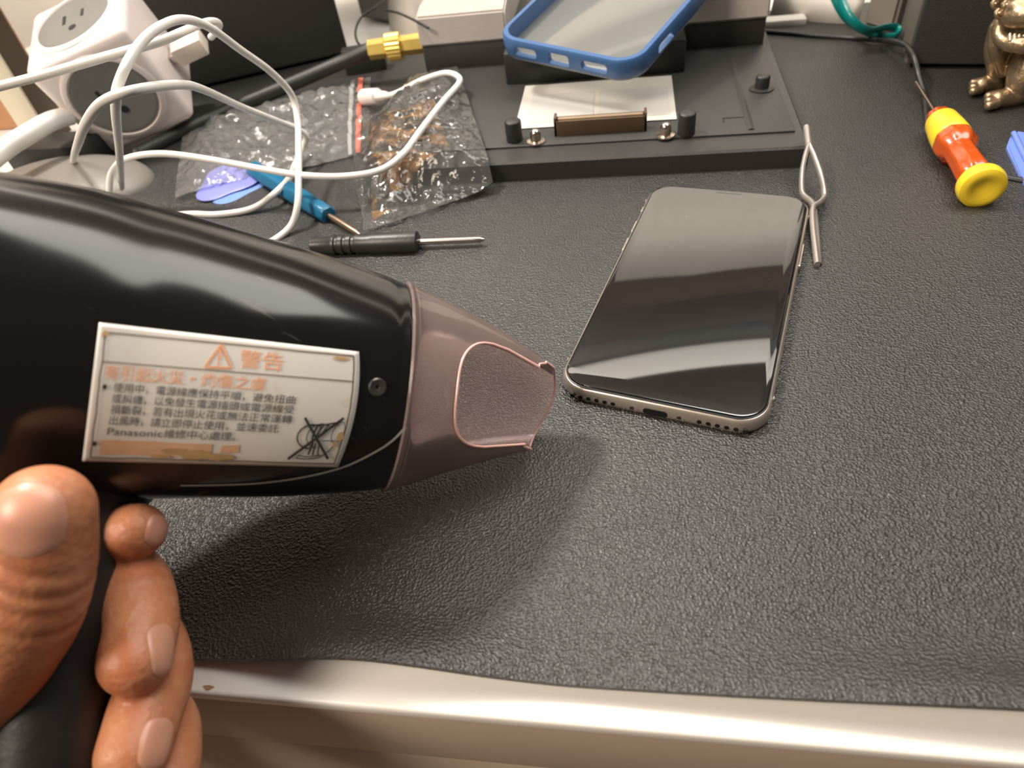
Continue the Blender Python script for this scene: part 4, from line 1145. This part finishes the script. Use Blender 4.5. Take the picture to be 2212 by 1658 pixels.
# ------------------------------------------------------------------ bronze lion
BRZ = mat('bronze', (0.40, 0.30, 0.19), 0.36, 0.85, var=0.35, vscale=120, bump=0.4, bscale=500)
lb = at(2200, 190, 0)
lion = thing('lion_figurine', 'bronze seated lion figurine with open mouth, at the right edge by the speaker', 'figurine', tuple(lb))
bm = bmesh.new()
def lt(L, n=24, ends=True): tube(bm, dp(L), n=n, per=6, round_ends=ends)
lt([(2172, 62, 0.362, 0.0080), (2160, 105, 0.368, 0.0075), (2157, 150, 0.376, 0.0056), (2154, 180, 0.3825, 0.0052)])      # near foreleg
lt([(2150, 182, 0.3835, 0.0050), (2122, 184, 0.3815, 0.0046)])
for k in (-1, 0, 1): lt([(2116, 186 + 9 * k, 0.3815 - 0.002 * k, 0.0024), (2103, 188 + 9 * k, 0.3810 - 0.002 * k, 0.0024)], 12)
lt([(2215, 55, 0.372, 0.0125), (2214, 120, 0.379, 0.0130), (2240, 165, 0.384, 0.0150), (2280, 180, 0.386, 0.0160)], 32)     # chest and trunk
lt([(2285, 120, 0.362, 0.0150), (2240, 130, 0.360, 0.0125), (2214, 168, 0.3625, 0.0090), (2200, 200, 0.3665, 0.0062)])      # haunch
lt([(2196, 208, 0.3690, 0.0056), (2158, 214, 0.3680, 0.0050)])
for k in (-1, 0, 1): lt([(2152, 215 + 10 * k, 0.3680 - 0.002 * k, 0.0026), (2137, 218 + 10 * k, 0.3675 - 0.002 * k, 0.0026)], 12)
lt([(2232, 5, 0.358, 0.0150), (2225, 45, 0.362, 0.0135)], 32)                                                        # skull
lt([(2172, 40, 0.352, 0.0042), (2200, 34, 0.344, 0.0062), (2240, 30, 0.340, 0.0075)])                                    # upper jaw
lt([(2160, 52, 0.353, 0.0030), (2157, 72, 0.354, 0.0030), (2170, 90, 0.352, 0.0036), (2205, 97, 0.346, 0.0042), (2250, 95, 0.343, 0.0046)])   # lower lip and jaw
lt([(2196, 15, 0.343, 0.0045), (2215, 8, 0.341, 0.0048)])                                                            # brow
lt([(2155, 60, 0.357, 0.0040), (2150, 105, 0.361, 0.0034), (2165, 160, 0.370, 0.0022)], 16)                            # mane lock
me = evaluated(finish(bm, 'body', BRZ), [('REMESH', dict(mode='VOXEL', voxel_size=0.0006)), ('SMOOTH', dict(factor=0.5, iterations=3))])
nrm_ = [v.normal.copy() for v in me.vertices]
fc = dep(2205, 125, 0.368)
for v, n2 in zip(me.vertices, nrm_):
    q_ = v.co - fc
    g_ = math.exp(-(q_.length / 0.0075) ** 2)
    if g_ > 0.02: v.co += n2 * (0.0005 * g_ * math.sin((q_.dot(right) + 0.25 * q_.z) * 4200))     # chest fur
for pl in me.polygons: pl.use_smooth = True
me.materials.clear(); me.materials.append(BRZ)
obj('body', me, BRZ, lion)
bm = bmesh.new()
for cx_, cy_, d_ in ((2160, 28, 0.350), (2176, 10, 0.347), (2196, -6, 0.345), (2166, -8, 0.352), (2186, 22, 0.345), (2212, 10, 0.341), (2222, -14, 0.343), (2152, 8, 0.356), (2205, -22, 0.347), (2180, -26, 0.352)):
    tube(bm, [tuple(dep(cx_ + (12 - i) * math.cos(0.8 * i), cy_ + (12 - i) * math.sin(0.8 * i), d_ - 0.0002 * i)) for i in range(12)], 0.0011, 8, 3, True)
obj('mane_curls', bm, BRZ, lion)
bm = bmesh.new()
for k in range(7):
    lathe(bm, dep(2182 + 10 * k, 88 + 1.2 * k, 0.3465 - 0.0007 * k), dep(2182 + 10 * k, 60, 0.3455 - 0.0007 * k), [(0, 0.0010), (0.002, 0.0010), (0.0034, 0.0007), (0.004, 0.0002)], 10)
tag(obj('teeth', bm, mat('bronze_pale', (0.62, 0.52, 0.38), 0.4, 0.6), lion), 'row of pale teeth')

# ------------------------------------------------------------------ hutch over the desk (seen mirrored in the phone's screen)
LEDM = mat('led_diffuser', (0.85, 0.82, 0.76), 0.5, var=0.02)
LEDM.node_tree.nodes['Principled BSDF'].inputs['Emission Color'].default_value = (1.0, 0.92, 0.82, 1)
LEDM.node_tree.nodes['Principled BSDF'].inputs['Emission Strength'].default_value = 2.0
hutch = thing('desk_hutch', 'wall shelf with a light bar over the desk, mirrored in the phone screen', 'shelf', (0.2, 0.72, 0.345))
for nm, y, z0, z1, mm_ in (('shelf_board', 0.68, 0.350, 0.420, DKW), ('drawer_row', 0.685, 0.420, 0.472, mat('hutch_grey', (0.22, 0.215, 0.21), 0.5)), ('light_bar', 0.678, 0.472, 0.530, LEDM), ('cabinet', 0.68, 0.530, 0.95, DKW)):
    bm = bmesh.new(); box(bm, -0.36, 0.85, y, 0.759, z0, z1, 0.001); obj(nm, bm, mm_, hutch)
